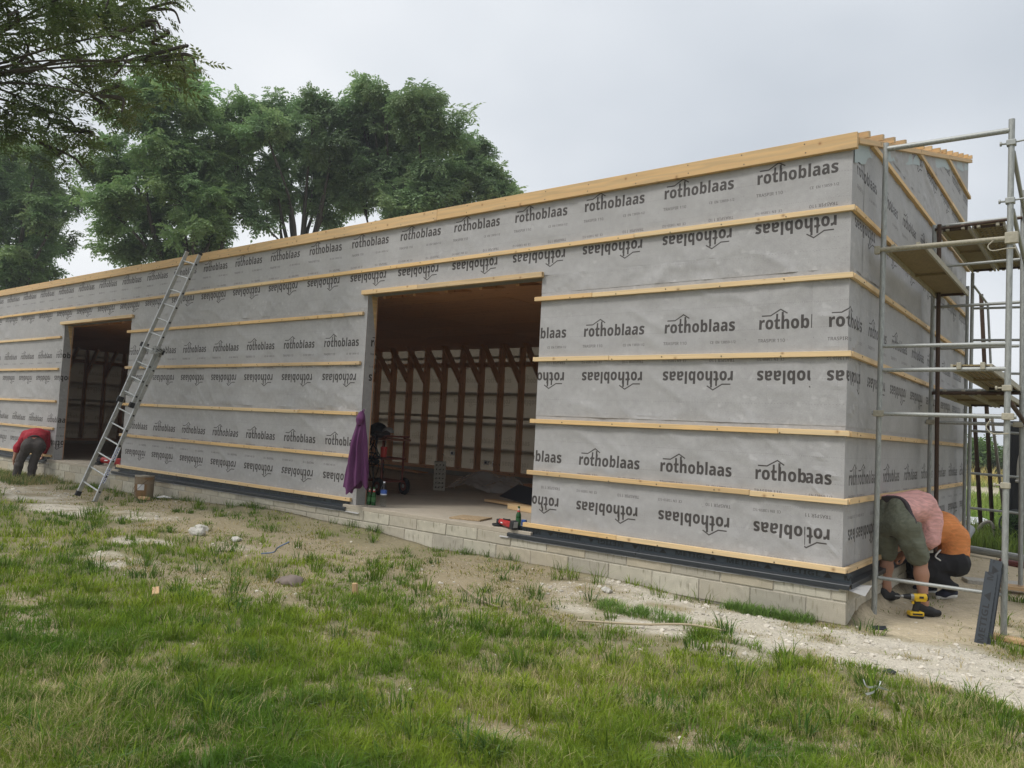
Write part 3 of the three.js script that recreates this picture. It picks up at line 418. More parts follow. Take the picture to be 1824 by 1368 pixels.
// ------------------------------------------------------------------ extension ladder leaning on the eaves
{
  const A = V(-11.66, -0.385, 1.19), B = V(-10.665, 3.90, 0.115), U = B.clone().sub(A), LEN = U.length(); U.normalize();
  const side = V(0.97, 0.02, -0.13); side.addScaledVector(U, -side.dot(U)).normalize(); const N = side.clone().cross(U).normalize();
  const o = thing('extension_ladder', 'two-section aluminium extension ladder leaning against the eaves left of the middle wall', 'ladder', A.toArray());
  const at = (t, s, n = 0) => U.clone().multiplyScalar(t).addScaledVector(side, s).addScaledVector(N, n);
  const alu = std([0.62, 0.63, 0.63], 0.38, { metalness: 0.5, map: metalTex }), blk = std([0.02, 0.02, 0.022], 0.7);
  const w0 = (t) => mixv(0.255, 0.225, clamp(t / 2.9));
  for (const s of [-1, 1]) {
    mesh('rail', bar(at(0.03, s * 0.265), at(2.75, s * 0.225), 0.028, 0.068, N), alu, o).name = 'lower_rail';
    mesh('upper_rail', bar(at(1.75, s * 0.195, 0.06), at(LEN, s * 0.19, 0.06), 0.026, 0.062, N), alu, o);
    mesh('foot', bar(at(-0.01, s * 0.266), at(0.07, s * 0.264), 0.04, 0.085, N), blk, o); mesh('end_cap', bar(at(1.70, s * 0.196, 0.06), at(1.79, s * 0.196, 0.06), 0.045, 0.10, N), blk, o); mesh('end_cap', bar(at(LEN - 0.02, s * 0.19, 0.06), at(LEN + 0.02, s * 0.19, 0.06), 0.03, 0.066, N), blk, o);
  }
  const rung = (t, w, n) => { mesh('rung', rod(at(t, -w, n), at(t, w, n), 0.015, 8), alu, o); mesh('rung_end', rod(at(t, w + 0.012, n), at(t, w + 0.022, n), 0.016, 8), blk, o); };
  for (let k = 0; k < 10; k++) rung(0.24 + 0.27 * k, mixv(0.262, 0.226, k / 10), 0); for (let k = 0; k < 10; k++) rung(1.90 + 0.27 * k, 0.192, 0.06);
  mesh('guide_bracket', [bar(at(2.70, -0.25, 0.03), at(2.78, -0.25, 0.03), 0.05, 0.13, N), bar(at(2.70, 0.25, 0.03), at(2.78, 0.25, 0.03), 0.05, 0.13, N)], blk, o);
  { const gs = []; for (let k = 0; k < 7; k++) { const pts = []; for (let i = 0; i <= 12; i++) { const a = i / 12 * Math.PI * 2; pts.push(at(2.66 + 0.022 * k + 0.015 * Math.sin(a * 2 + k), 0.22 + 0.10 * Math.cos(a), 0.07 + 0.07 * Math.sin(a))); } gs.push(cable(pts, 0.007, 24, 5)); } tag(mesh('rope_coil', gs, std([0.30, 0.30, 0.28], 0.9), o), 'grey rope wound round the ladder rail'); }
  { const c = document.createElement('canvas'); c.width = 256; c.height = 24; const x = c.getContext('2d'); x.fillStyle = '#dfe3ea'; x.fillRect(0, 0, 256, 24); x.fillStyle = '#23388f'; for (let i = 0; i < 12; i++) x.fillRect(6 + i * 21, 4 + (i % 3) * 2, 14, 12 - (i % 2) * 4); const t = new THREE.CanvasTexture(c); t.colorSpace = THREE.SRGBColorSpace;
    for (const [a, b] of [[0.30, 0.66], [0.72, 1.02]]) { const g = new THREE.PlaneGeometry(b - a, 0.05); const tm = (a + b) / 2, sc = 0.2651 - 0.0145 * tm; const p = at(tm, sc + 0.0155, 0); g.applyMatrix4(new THREE.Matrix4().makeBasis(U, N.clone(), side.clone()).setPosition(p)); mesh('rail_sticker', g, std([1, 1, 1], 0.5, { map: t, side: THREE.DoubleSide }), o);
      const g2 = new THREE.PlaneGeometry(b - a, 0.022); const q = at(tm, sc, 0.0355); g2.applyMatrix4(new THREE.Matrix4().makeBasis(U, side.clone().negate(), N.clone()).setPosition(q)); mesh('rail_sticker', g2, std([1, 1, 1], 0.5, { map: t, side: THREE.DoubleSide }), o); } }
}
// ------------------------------------------------------------------ things by the wall and in the doorways
{ // rusty bucket
  const o = thing('metal_bucket', 'rusty metal bucket with a white label beside the ladder at the plinth', 'bucket', [-11.25, -0.335, 0.42]);
  o.scale.setScalar(0.88); const rust = std([0.25, 0.19, 0.125], 0.85, { map: dataTex(128, 128, (u, v) => { const t = 0.85 + 0.3 * tnoise(u, v, 5, 7, 1) + 0.2 * tnoise(u, v, 20, 20, 3), k = smooth(0.05, 0.3, tnoise(u, v, 4, 6, 8)); return [t, t * (1 - 0.25 * k), t * (1 - 0.5 * k)]; }) });
  mesh('wall', lathe([[0, 0.004], [0.165, 0], [0.172, 0.02], [0.174, 0.27], [0.180, 0.275], [0.180, 0.285], [0.174, 0.29], [0.178, 0.40], [0.183, 0.408], [0.174, 0.412], [0.168, 0.40], [0.166, 0.3], [0, 0.3]], 28), rust, o);
  mesh('dried_mortar', place(roughen(new THREE.CylinderGeometry(0.17, 0.168, 0.06, 24, 2), 0.025, 9, 2), 0, 0.40, 0), std([0.38, 0.34, 0.27], 0.95, { map: grainTex }), o);
  mesh('handle', cable([V(-0.18, 0.36, 0.02), V(-0.195, 0.2, 0.1), V(0, 0.10, 0.21), V(0.17, 0.3, 0.1), V(0.18, 0.36, 0.02)], 0.004), M.rust, o).visible = true;
  const lg = new THREE.CylinderGeometry(0.1765, 0.1765, 0.11, 10, 1, true, 0.35, 0.75); place(lg, 0, 0.215, 0); tag(mesh('label', lg, std([0.72, 0.72, 0.72], 0.6, { map: grainTex, side: THREE.DoubleSide }), o), 'white worn paper label');
}
solo('wood_offcut', place(uvBox(new RoundedBoxGeometry(0.19, 0.05, 0.08, 1, 0.006)), -10.95, -0.31, 0.56, 0, 0.3, 0), M.plank, 'small brown wood offcut on the ground in front of the bucket', 'wood offcut');
solo('paper_scrap', place(roughen(new THREE.PlaneGeometry(0.26, 0.16, 6, 4), 0.02, 8), -10.85, -0.29, 0.24, -1.5, 0.3, 0), std([0.62, 0.61, 0.58], 0.8, { side: THREE.DoubleSide }), 'pale scrap of paper on the ground right of the bucket', 'scrap');
{ // purple coat
  const nT = 44, nA = 72, pos = [], idx = []; const wid = [[0, 0.02], [0.04, 0.055], [0.1, 0.075], [0.25, 0.10], [0.5, 0.145], [0.75, 0.185], [0.92, 0.2], [1, 0.205]];
  const W = (t) => { for (let i = 1; i < wid.length; i++) if (t <= wid[i][0]) return mixv(wid[i - 1][1], wid[i][1], (t - wid[i - 1][0]) / (wid[i][0] - wid[i - 1][0])); return 0.2; };
  for (let j = 0; j <= nT; j++) for (let i = 0; i < nA; i++) {
    const t = j / nT, a = i / nA * 2 * Math.PI, w = W(t), f = smooth(0.05, 0.5, t), fold = 1 + f * (0.15 * Math.sin(a * 5 + 1 + 0.9 * t + noise(t * 4, a, 2)) + 0.10 * Math.sin(a * 8 + 3 * t + 2) + 0.20 * noise(Math.cos(a) * 2, Math.sin(a) * 2, t * 3));
    const hem = t > 0.9 ? (t - 0.9) * 10 * (0.055 * Math.sin(a * 3 + 2) - 0.035 * Math.cos(a) + 0.03 * Math.sin(a * 7)) : 0;
    pos.push(Math.cos(a) * w * 0.8 * fold - 0.02 * t, -t * 1.02 - hem + 0.012 * noise(a, t * 8, 3), Math.sin(a) * (0.03 + 0.075 * f) * fold * (0.9 + 0.3 * Math.sin(a * 7)));
  }
  for (let j = 0; j < nT; j++) for (let i = 0; i < nA; i++) { const a = j * nA + i, b = j * nA + (i + 1) % nA; idx.push(a, b, a + nA, b, b + nA, a + nA); }
  const g = new THREE.BufferGeometry(); g.setAttribute('position', new THREE.Float32BufferAttribute(pos, 3)); g.setIndex(idx); g.computeVertexNormals();
  const cloth = std([0.11, 0.03, 0.10], 0.95, { side: THREE.DoubleSide });
  const o = thing('coat', 'purple coat hanging from a batten at the left side of the large doorway', 'coat', [-6.14, 1.29, 0.13], 0.25); mesh('body', g, cloth, o);
  mesh('hood', roughen(place(new THREE.SphereGeometry(0.075, 18, 14).scale(0.75, 1.2, 0.6), 0.01, -0.10, 0.05), 0.015, 14, 2), cloth, o); mesh('hanging_loop', cable([V(-0.02, -0.02, 0), V(0, 0.03, -0.05), V(0.02, -0.02, 0)], 0.006), cloth, o);
}
function bottle(name, label, cat, pos, prof, m, group) { const o = thing(name, label, cat, pos, 0, group); mesh('glass', lathe(prof, 20), m, o).name = name === 'water_bottle' ? 'shell' : 'glass'; return o; }
{
  const pet = new THREE.MeshPhysicalMaterial({ color: new THREE.Color().setRGB(0.92, 0.95, 0.97), roughness: 0.08, transmission: 1, thickness: 0, ior: 1.45 });
  const o = bottle('water_bottle', 'clear plastic water bottle with a blue label on the slab at the large doorway', 'bottle', [-6.0, 0.013, -0.22], [[0, 0.004], [0.04, 0], [0.044, 0.01], [0.044, 0.05], [0.041, 0.055], [0.044, 0.06], [0.044, 0.10], [0.041, 0.105], [0.044, 0.11], [0.044, 0.22], [0.04, 0.25], [0.022, 0.29], [0.014, 0.305], [0.014, 0.33]], pet);
  mesh('label', lathe([[0.0447, 0.175], [0.0447, 0.225]], 20), std([0.05, 0.12, 0.42], 0.5), o); mesh('label', lathe([[0.0447, 0.158], [0.0447, 0.175]], 20), std([0.6, 0.65, 0.75], 0.5), o); mesh('cap', lathe([[0.0155, 0.318], [0.0155, 0.338], [0, 0.339]], 14), std([0.75, 0.78, 0.82], 0.4), o);
  const prof = [[0, 0.003], [0.028, 0], [0.031, 0.006], [0.031, 0.13], [0.029, 0.15], [0.015, 0.19], [0.0125, 0.20], [0.0125, 0.235], [0.014, 0.238], [0.014, 0.246], [0, 0.247]], green = std([0.012, 0.075, 0.018], 0.12);
  for (const [p, l] of [[[-6.25, 0.013, -0.19], 'green glass bottle, nearer the door jamb of the two beside the water bottle'], [[-6.17, 0.013, -0.20], 'green glass bottle, nearer the water bottle of the two by the left jamb'], [[-3.62, 0.013, -0.14], 'green glass bottle standing behind the blue can at the right jamb'], [[-3.37, 0.013, -0.20], 'green glass bottle half hidden by the right jamb of the large doorway']]) {
    const b = bottle('glass_bottle', l, 'bottle', p, prof, green); mesh('neck_foil', lathe([[0.0135, 0.20], [0.0135, 0.222]], 14), std([0.65, 0.6, 0.58], 0.4), b); mesh('neck_label', lathe([[0.0185, 0.18], [0.0135, 0.2]], 14), std([0.5, 0.03, 0.03], 0.5), b); mesh('label', lathe([[0.0316, 0.05], [0.0316, 0.11]], 18), std(p[0] > -5 ? [0.03, 0.12, 0.04] : [0.05, 0.16, 0.05], 0.5), b); }
  const can = thing('drink_can', 'blue drink can on the slab edge beside the red power tool', 'can', [-3.455, 0.013, -0.03]); mesh('body', lathe([[0, 0], [0.026, 0], [0.033, 0.012], [0.033, 0.105], [0.029, 0.118]], 22), std([0.03, 0.10, 0.36], 0.3, { metalness: 0.4 }), can); mesh('lid', lathe([[0.029, 0.118], [0.027, 0.119], [0.026, 0.115], [0, 0.115]], 20), M.galv, can); mesh('label', lathe([[0.0334, 0.02], [0.0334, 0.055]], 20), std([0.25, 0.32, 0.48], 0.4), can);
}
function grinder(name, label, pos, yaw, s = 1) {
  const red = std([0.38, 0.022, 0.02], 0.45), blk = std([0.018, 0.018, 0.02], 0.6), grey = std([0.28, 0.28, 0.28], 0.5); const o = thing(name, label, 'power tool', pos, yaw); o.scale.setScalar(s);
  mesh('body', [place(new THREE.CylinderGeometry(0.034, 0.040, 0.20, 18), 0.02, 0.055, 0, 0, 0, Math.PI / 2 - 0.06), place(new RoundedBoxGeometry(0.09, 0.075, 0.08, 2, 0.015), 0.15, 0.055, 0)], red, o);
  mesh('gear_head', [place(new RoundedBoxGeometry(0.07, 0.06, 0.065, 2, 0.014), -0.105, 0.06, 0), place(new THREE.CylinderGeometry(0.022, 0.026, 0.05, 14), -0.11, 0.03, 0)], blk, o); mesh('disc_guard', place(lathe([[0, 0], [0.068, 0], [0.07, 0.006], [0.07, 0.02], [0.064, 0.02], [0, 0.012]], 26), -0.13, 0.008, 0.01), blk, o);
  mesh('battery', [place(new RoundedBoxGeometry(0.075, 0.10, 0.085, 2, 0.01), 0.225, 0.055, 0, 0, 0, -0.18)], blk, o); mesh('battery_face', place(new RoundedBoxGeometry(0.006, 0.07, 0.06, 1, 0.002), 0.263, 0.06, 0, 0, 0, -0.18), grey, o); mesh('side_handle', place(new THREE.CylinderGeometry(0.014, 0.017, 0.10, 12), -0.09, 0.07, -0.09, Math.PI / 2, 0, 0), blk, o); mesh('switch', place(new RoundedBoxGeometry(0.08, 0.018, 0.02, 1, 0.006), 0.02, 0.098, 0), blk, o); mesh('badge', place(new THREE.PlaneGeometry(0.045, 0.014), 0.0, 0.058, 0.0385), std([0.8, 0.8, 0.8], 0.5), o);
}
grinder('angle_grinder', 'red cordless angle grinder lying on the slab edge beside the blue can', [-3.72, 0.014, 0.0], -0.35, 0.95);
grinder('angle_grinder', 'red power tool with black parts on the sill of the far doorway behind the ladder', [-14.2, 0.014, -0.3], 0.5, 1.7);
solo('hose_coil', [place(new THREE.TorusGeometry(0.13, 0.03, 8, 20), 0, 0.035, 0, Math.PI / 2, 0, 0)].map((g) => g.translate(-13.75, 0.013, -0.45)), std([0.36, 0.02, 0.03], 0.6), 'red coil of hose on the sill of the far doorway right of the power tool', 'hose');
solo('wooden_board', place(uvBox(new RoundedBoxGeometry(0.42, 0.02, 0.36, 1, 0.003)), -4.46, 0.024, -0.27, 0, 0.25, 0.01), std([0.47, 0.34, 0.20], 0.85, { map: grainTex }), 'square chipboard offcut lying flat on the slab in the large doorway', 'board');
solo('timber_beam', bar(V(-4.95, 0.055, -1.72), V(-3.2, 0.055, -1.25), 0.14, 0.075), M.pine[0], 'thick pale timber beam on the slab behind the right door jamb', 'beam');
solo('timber_plank', bar(V(-5.75, 0.045, -2.2), V(-3.3, 0.05, -1.62), 0.2, 0.035), M.plank, 'thin wooden plank lying behind the thick beam in the large doorway', 'plank');
solo('black_sheet', [place(uvBox(new RoundedBoxGeometry(1.7, 0.012, 0.38, 1, 0.004)), -4.75, 0.16, -2.15, 0.5, -0.35, -0.06)], M.blackMetal, 'folded black metal sheet tilted over the planks in the large doorway', 'metal sheet');
{ // perforated building brick, standing on end
  const o = thing('perforated_brick', 'tall perforated concrete brick standing on end inside the large doorway', 'brick', [-7.62, 0.013, -3.05], 0.75);
  const s = new THREE.Shape(); s.moveTo(-0.1, 0); s.lineTo(0.1, 0); s.lineTo(0.1, 0.5); s.lineTo(-0.1, 0.5); s.closePath(); for (let i = 0; i < 3; i++) for (let j = 0; j < 6; j++) { const h = new THREE.Path(); h.absarc(-0.06 + i * 0.06, 0.055 + j * 0.078, 0.017, 0, Math.PI * 2, true); s.holes.push(h); }
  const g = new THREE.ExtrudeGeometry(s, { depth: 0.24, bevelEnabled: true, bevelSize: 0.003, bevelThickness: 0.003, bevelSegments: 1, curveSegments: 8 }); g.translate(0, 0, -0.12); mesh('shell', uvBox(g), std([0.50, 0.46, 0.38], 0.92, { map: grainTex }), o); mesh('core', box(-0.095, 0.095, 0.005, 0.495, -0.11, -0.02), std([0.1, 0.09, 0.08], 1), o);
}
{ const g = new THREE.PlaneGeometry(1.5, 1.0, 46, 34), p = g.attributes.position; for (let i = 0; i < p.count; i++) { const x = p.getX(i), y = p.getY(i), r = Math.hypot(x / 0.75, y / 0.5); const h = 0.42 * Math.pow(clamp(1 - r * 0.9), 0.6) * (0.75 + 0.5 * noise(x * 2.2, y * 2.2, 3)) + 0.05 * Math.abs(noise(x * 7, y * 7, 1)) + 0.02; p.setXYZ(i, x + 0.06 * noise(x * 5, y * 5, 8), Math.max(0.004, h), y); } g.computeVertexNormals(); g.translate(-7.05, 0.014, -3.75);
  solo('plastic_sheet', g, new THREE.MeshPhysicalMaterial({ color: new THREE.Color().setRGB(0.8, 0.8, 0.78), roughness: 0.25, transmission: 0.7, thickness: 0, side: THREE.DoubleSide }), 'crumpled heap of clear plastic sheeting on the slab inside the large doorway', 'plastic sheet'); }
{ const o = thing('pallet', 'dark wooden pallet on the slab behind the plastic heap', 'pallet', [-6.35, 0.013, -4.6], 0.2); for (let k = 0; k < 5; k++) mesh('deck_slat', box(-0.55, 0.55, 0.10, 0.122, -0.4 + k * 0.19, -0.30 + k * 0.19), M.frame[k % 2], o); for (const x of [-0.5, 0, 0.5]) mesh('bearer', box(x - 0.045, x + 0.045, 0.022, 0.1, -0.4, 0.47), M.frame[1], o); for (const z of [-0.38, 0, 0.38]) mesh('base_slat', box(-0.55, 0.55, 0, 0.022, z - 0.05, z + 0.05), M.frame[0], o); }
solo('pallet_board', bar(V(-13.4, 0.10, -6.25), V(-10.5, 0.07, -5.6), 0.25, 0.03), M.frame[1], 'long dark board lying at the foot of the rear wall left of the brick', 'board');
for (const [u, x, y, l] of [[0, -10.97, 0.45, 'small white electrical box on the rear wall, leftmost of the four'], [1, -10.55, 0.52, 'small white electrical box on the rear wall, second from left'], [2, -9.5, 0.36, 'small white electrical box on the rear wall, third from left'], [3, -9.25, 0.34, 'small white electrical box on the rear wall, rightmost of the four']]) { const o = thing('wall_box', l, 'electrical box', [x, y, -6.62]); mesh('body', box(-0.07, 0.07, -0.05, 0.05, 0, 0.03, 0.006), std([0.75, 0.75, 0.72], 0.6), o); mesh('socket', box(-0.045, 0.02, -0.03, 0.03, 0.03, 0.036, 0.004), std([0.03, 0.03, 0.05], 0.6), o); mesh('cable', cable([V(0.06, 0, 0.02), V(0.12, 0.03, 0.04), V(0.16, -0.02, 0.03)], 0.007), std([0.03, 0.03, 0.03], 0.7), o); }
{ // red welding trolley
  const o = thing('welding_trolley', 'red tube trolley loaded with cables and a black bag behind the left jamb', 'trolley', [-7.45, 0.013, -1.55], -0.15);
  const red = std([0.17, 0.045, 0.028], 0.7), brn = std([0.20, 0.085, 0.05], 0.7), blk = std([0.014, 0.014, 0.016], 0.8), steel = std([0.30, 0.29, 0.27], 0.5);
  for (const [x, z] of [[0.23, 0.2], [0.23, -0.2], [-0.33, 0.2], [-0.33, -0.2]]) mesh('upright', rod(V(x, x > 0 ? 0.2 : 0.03, z), V(x, 0.92, z), 0.018, 10), red, o);
  for (const [y, h, d] of [[0.86, 0.035, 0.24], [0.56, 0.03, 0.22], [0.2, 0.03, 0.22]]) mesh('shelf', box(-0.36, 0.28 + (y > 0.8 ? 0.08 : 0), y, y + h, -d, d, 0.006), y > 0.8 ? brn : red, o);
  mesh('handle', cable([V(0.25, 0.92, 0.2), V(0.36, 0.93, 0.2), V(0.38, 0.93, 0), V(0.36, 0.93, -0.2), V(0.25, 0.92, -0.2)], 0.016), red, o);
  for (const z of [0.25, -0.25]) { const w = mesh('wheel', place(new THREE.TorusGeometry(0.105, 0.034, 10, 24), 0.23, 0.138, z), blk, o); mesh('rim', place(new THREE.CylinderGeometry(0.08, 0.08, 0.04, 20), 0.23, 0.138, z, Math.PI / 2, 0, 0), red, w); mesh('hub', place(new THREE.CylinderGeometry(0.03, 0.03, 0.06, 14), 0.23, 0.138, z, Math.PI / 2, 0, 0), steel, w); }
  mesh('bag', roughen(place(new THREE.SphereGeometry(0.17, 20, 14).scale(1.1, 0.75, 0.9), -0.28, 1.0, 0), 0.05, 6, 4), blk, o); mesh('bag', roughen(place(new THREE.SphereGeometry(0.12, 18, 12).scale(1.3, 0.6, 0.9), -0.02, 0.95, 0.05), 0.04, 7, 9), std([0.07, 0.06, 0.055], 0.9), o);
  mesh('helmet', place(new THREE.SphereGeometry(0.09, 18, 12, 0, Math.PI * 2, 0, Math.PI * 0.6).scale(1.1, 0.8, 1), -0.02, 1.0, -0.05), std([0.35, 0.34, 0.33], 0.4), o); mesh('tool_cup', lathe([[0.05, 0], [0.055, 0.16], [0.05, 0.16], [0.046, 0.01]], 16).translate(0.27, 0.6, 0.21), std([0.5, 0.05, 0.04], 0.5), o);
  const rg = rngOf(41); for (let k = 0; k < 9; k++) { const pts = []; let x = -0.3 + rg() * 0.45, y = 0.95 - (k % 3) * 0.05, z = 0.22 + rg() * 0.05; for (let i = 0; i < 7; i++) { pts.push(V(x, y, z)); x += (rg() - 0.45) * 0.22; y -= 0.06 + rg() * 0.10; z += (rg() - 0.5) * 0.06; x = clamp(x, -0.35, 0.32); y = Math.max(0.15, y); } mesh('cable', cable(pts, 0.009, 30, 5), blk, o); }
  for (let k = 0; k < 4; k++) { const pts = []; for (let i = 0; i <= 14; i++) { const a = i / 14 * Math.PI * 2; pts.push(V(-0.05 + 0.24 * Math.cos(a + k), 0.60 + 0.05 * Math.sin(a * 1.0) - 0.03 * k, 0.24 + 0.02 * Math.sin(a * 3 + k))); } mesh('cable', cable(pts, 0.010, 40, 5), blk, o); }
}
{ // cordless drill standing on its battery
  const o = thing('cordless_drill', 'yellow and black cordless drill standing on its battery at the feet of the bent man', 'drill', [0.40, groundY(0.4, -0.93) + 0.002, -0.93], 0.62);
  const yel = std([0.72, 0.46, 0.015], 0.45), blk = std([0.016, 0.016, 0.017], 0.55), st = std([0.35, 0.35, 0.34], 0.35, { metalness: 0.6 });
  mesh('battery', [box(-0.05, 0.075, 0.0, 0.022, -0.037, 0.037, 0.008)], blk, o); mesh('battery_shell', [box(-0.052, 0.078, 0.018, 0.058, -0.039, 0.039, 0.010)], yel, o); mesh('battery_band', box(-0.03, 0.06, 0.03, 0.045, -0.0405, 0.0405, 0.002), blk, o);
  mesh('grip', [bar(V(0.01, 0.055, 0), V(0.028, 0.155, 0), 0.036, 0.045, V(1, 0, 0)).scale(1, 1, 1)], blk, o); mesh('trigger', box(-0.024, -0.002, 0.122, 0.150, -0.011, 0.011, 0.005), yel, o);
  mesh('motor_housing', [place(new THREE.CylinderGeometry(0.031, 0.034, 0.115, 20), 0.045, 0.187, 0, 0, 0, Math.PI / 2), box(0.0, 0.098, 0.150, 0.175, -0.026, 0.026, 0.006)], yel, o); mesh('rear_vent', place(new THREE.CylinderGeometry(0.033, 0.028, 0.02, 20), 0.108, 0.187, 0, 0, 0, -Math.PI / 2), blk, o); mesh('clutch_ring', place(new THREE.CylinderGeometry(0.030, 0.030, 0.028, 20), -0.027, 0.187, 0, 0, 0, Math.PI / 2), st, o); mesh('chuck', place(new THREE.CylinderGeometry(0.017, 0.028, 0.065, 20), -0.073, 0.187, 0, 0, 0, Math.PI / 2), blk, o); mesh('chuck_nose', place(new THREE.CylinderGeometry(0.010, 0.017, 0.022, 16), -0.116, 0.187, 0, 0, 0, Math.PI / 2), st, o); mesh('bit', place(new THREE.CylinderGeometry(0.0035, 0.0035, 0.05, 8), -0.150, 0.187, 0, 0, 0, Math.PI / 2), st, o); mesh('stripe', box(0.03, 0.07, 0.18, 0.20, 0.0305, 0.034, 0.002), blk, o);
}
// ------------------------------------------------------------------ small litter on the ground
const gp = (x, z, d = 0) => [x, groundY(x, z) + d, z];
solo('black_scrap', place(roughen(new RoundedBoxGeometry(0.11, 0.012, 0.075, 2, 0.003), 0.006, 20), ...gp(0.29, -0.1, 0.012), 0.15, 0.4, 0.1), M.blackMetal, 'dark scrap of sheet on the gravel just in front of the plinth corner', 'scrap');
solo('black_scrap', place(roughen(new RoundedBoxGeometry(0.075, 0.012, 0.05, 2, 0.003), 0.006, 20, 3), ...gp(0.655, 1.27, 0.012), 0.1, 1.1, 0.1), M.blackMetal, 'small dark scrap in the gravel between the plinth corner and the white ribbon', 'scrap');
{ const m = std([0.78, 0.80, 0.83], 0.5, { side: THREE.DoubleSide }); const y = groundY(0.72, 1.95) + 0.035; const rib = (pts) => { const c = new THREE.CatmullRomCurve3(pts.map(([a, b, d]) => V(0.72 + a, y + b, 1.95 + d))), pos = [], idx = []; const N = 30; for (let i = 0; i <= N; i++) { const p = c.getPoint(i / N), tw = i / N * 2.2; pos.push(p.x + 0.0055 * Math.cos(tw), p.y + 0.008 * Math.sin(tw) + 0.006, p.z + 0.006, p.x - 0.0055 * Math.cos(tw), p.y - 0.008 * Math.sin(tw) + 0.006, p.z - 0.006); if (i < N) { const a = i * 2; idx.push(a, a + 1, a + 2, a + 2, a + 1, a + 3); } } const g = new THREE.BufferGeometry(); g.setAttribute('position', new THREE.Float32BufferAttribute(pos, 3)); g.setIndex(idx); g.computeVertexNormals(); return g; };
  const o = solo('plastic_ribbon', [rib([[-0.06, 0.075, 0.046], [-0.048, 0.04, 0.038], [-0.035, 0.03, 0.03], [0.006, 0.035, 0.0], [0.065, 0.022, -0.03]]), rib([[0.022, 0.07, -0.016], [0.018, 0.045, -0.01], [0.0, 0.015, 0.05], [-0.03, 0.005, 0.10]])], m, 'white plastic ribbon lying in curls on the grass at lower right', 'ribbon'); }
solo('cloth_scrap', place(roughen(new THREE.SphereGeometry(0.13, 26, 14).scale(1.25, 0.36, 0.75), 0.05, 11, 3), ...gp(-4.17, 2.6, 0.02)), std([0.17, 0.135, 0.115], 0.95), 'crumpled grey-brown rag in the grass in front of the doorway', 'rag');
solo('wood_chip', place(uvBox(new RoundedBoxGeometry(0.13, 0.045, 0.055, 1, 0.006)), ...gp(-4.4, 3.75, 0.04), 0.1, -0.5, -0.25), M.plank, 'orange wood chip lying in the grass on the left', 'wood chip');
solo('wood_chip', place(uvBox(new RoundedBoxGeometry(0.045, 0.12, 0.03, 1, 0.005)), ...gp(-3.43, 2.45, 0.05), 0.1, 0.3, 0.05), M.plank, 'small upright wood offcut stuck in the grass below the doorway', 'wood chip');
solo('twig', cable([V(...gp(-3.05, 1.5, 0.03)), V(...gp(-2.8, 1.7, 0.05)), V(...gp(-2.5, 1.82, 0.03)), V(...gp(-2.28, 1.85, 0.02))], 0.007, 30, 6), std([0.30, 0.24, 0.16], 0.95), 'thin bent twig on bare soil below the doorway', 'twig');
solo('twig', cable([V(...gp(-1.55, 1.75, 0.03)), V(...gp(-1.1, 1.5, 0.035)), V(...gp(-0.8, 1.3, 0.05)), V(...gp(-0.52, 1.2, 0.03))], 0.009, 30, 6), std([0.40, 0.33, 0.22], 0.95), 'longer pale stick lying in the grass below the right wall', 'stick');
{ const m = std([0.62, 0.59, 0.53], 0.95, { map: grainTex }); [[-7.07, 1.85, 0.10, 'pale stone in the grass in front of the middle wall, larger of the pair'], [-7.35, 1.62, 0.075, 'pale stone in the grass in front of the middle wall, smaller of the pair'], [-6.45, 1.7, 0.06, 'lone pale stone right of the stone pair in the grass'], [-1.95, 0.62, 0.05, 'white stone on the gravel at the foot of the right plinth']].forEach(([x, z, r, l], i) => solo('stone', place(roughen(new THREE.IcosahedronGeometry(r, 2).scale(1.2, 0.6, 0.9), r * 0.5, 1.2 / r, i), ...gp(x, z, r * 0.3), 0, i, 0), m, l, 'stone')); }
solo('blue_strap', cable([V(...gp(-5.5, 2.0, 0.02)), V(...gp(-5.35, 1.95, 0.06)), V(...gp(-5.2, 2.0, 0.14)), V(...gp(-5.15, 1.9, 0.2))], 0.008), std([0.10, 0.14, 0.22], 0.6), 'short dark blue strap poking out of the grass', 'strap');
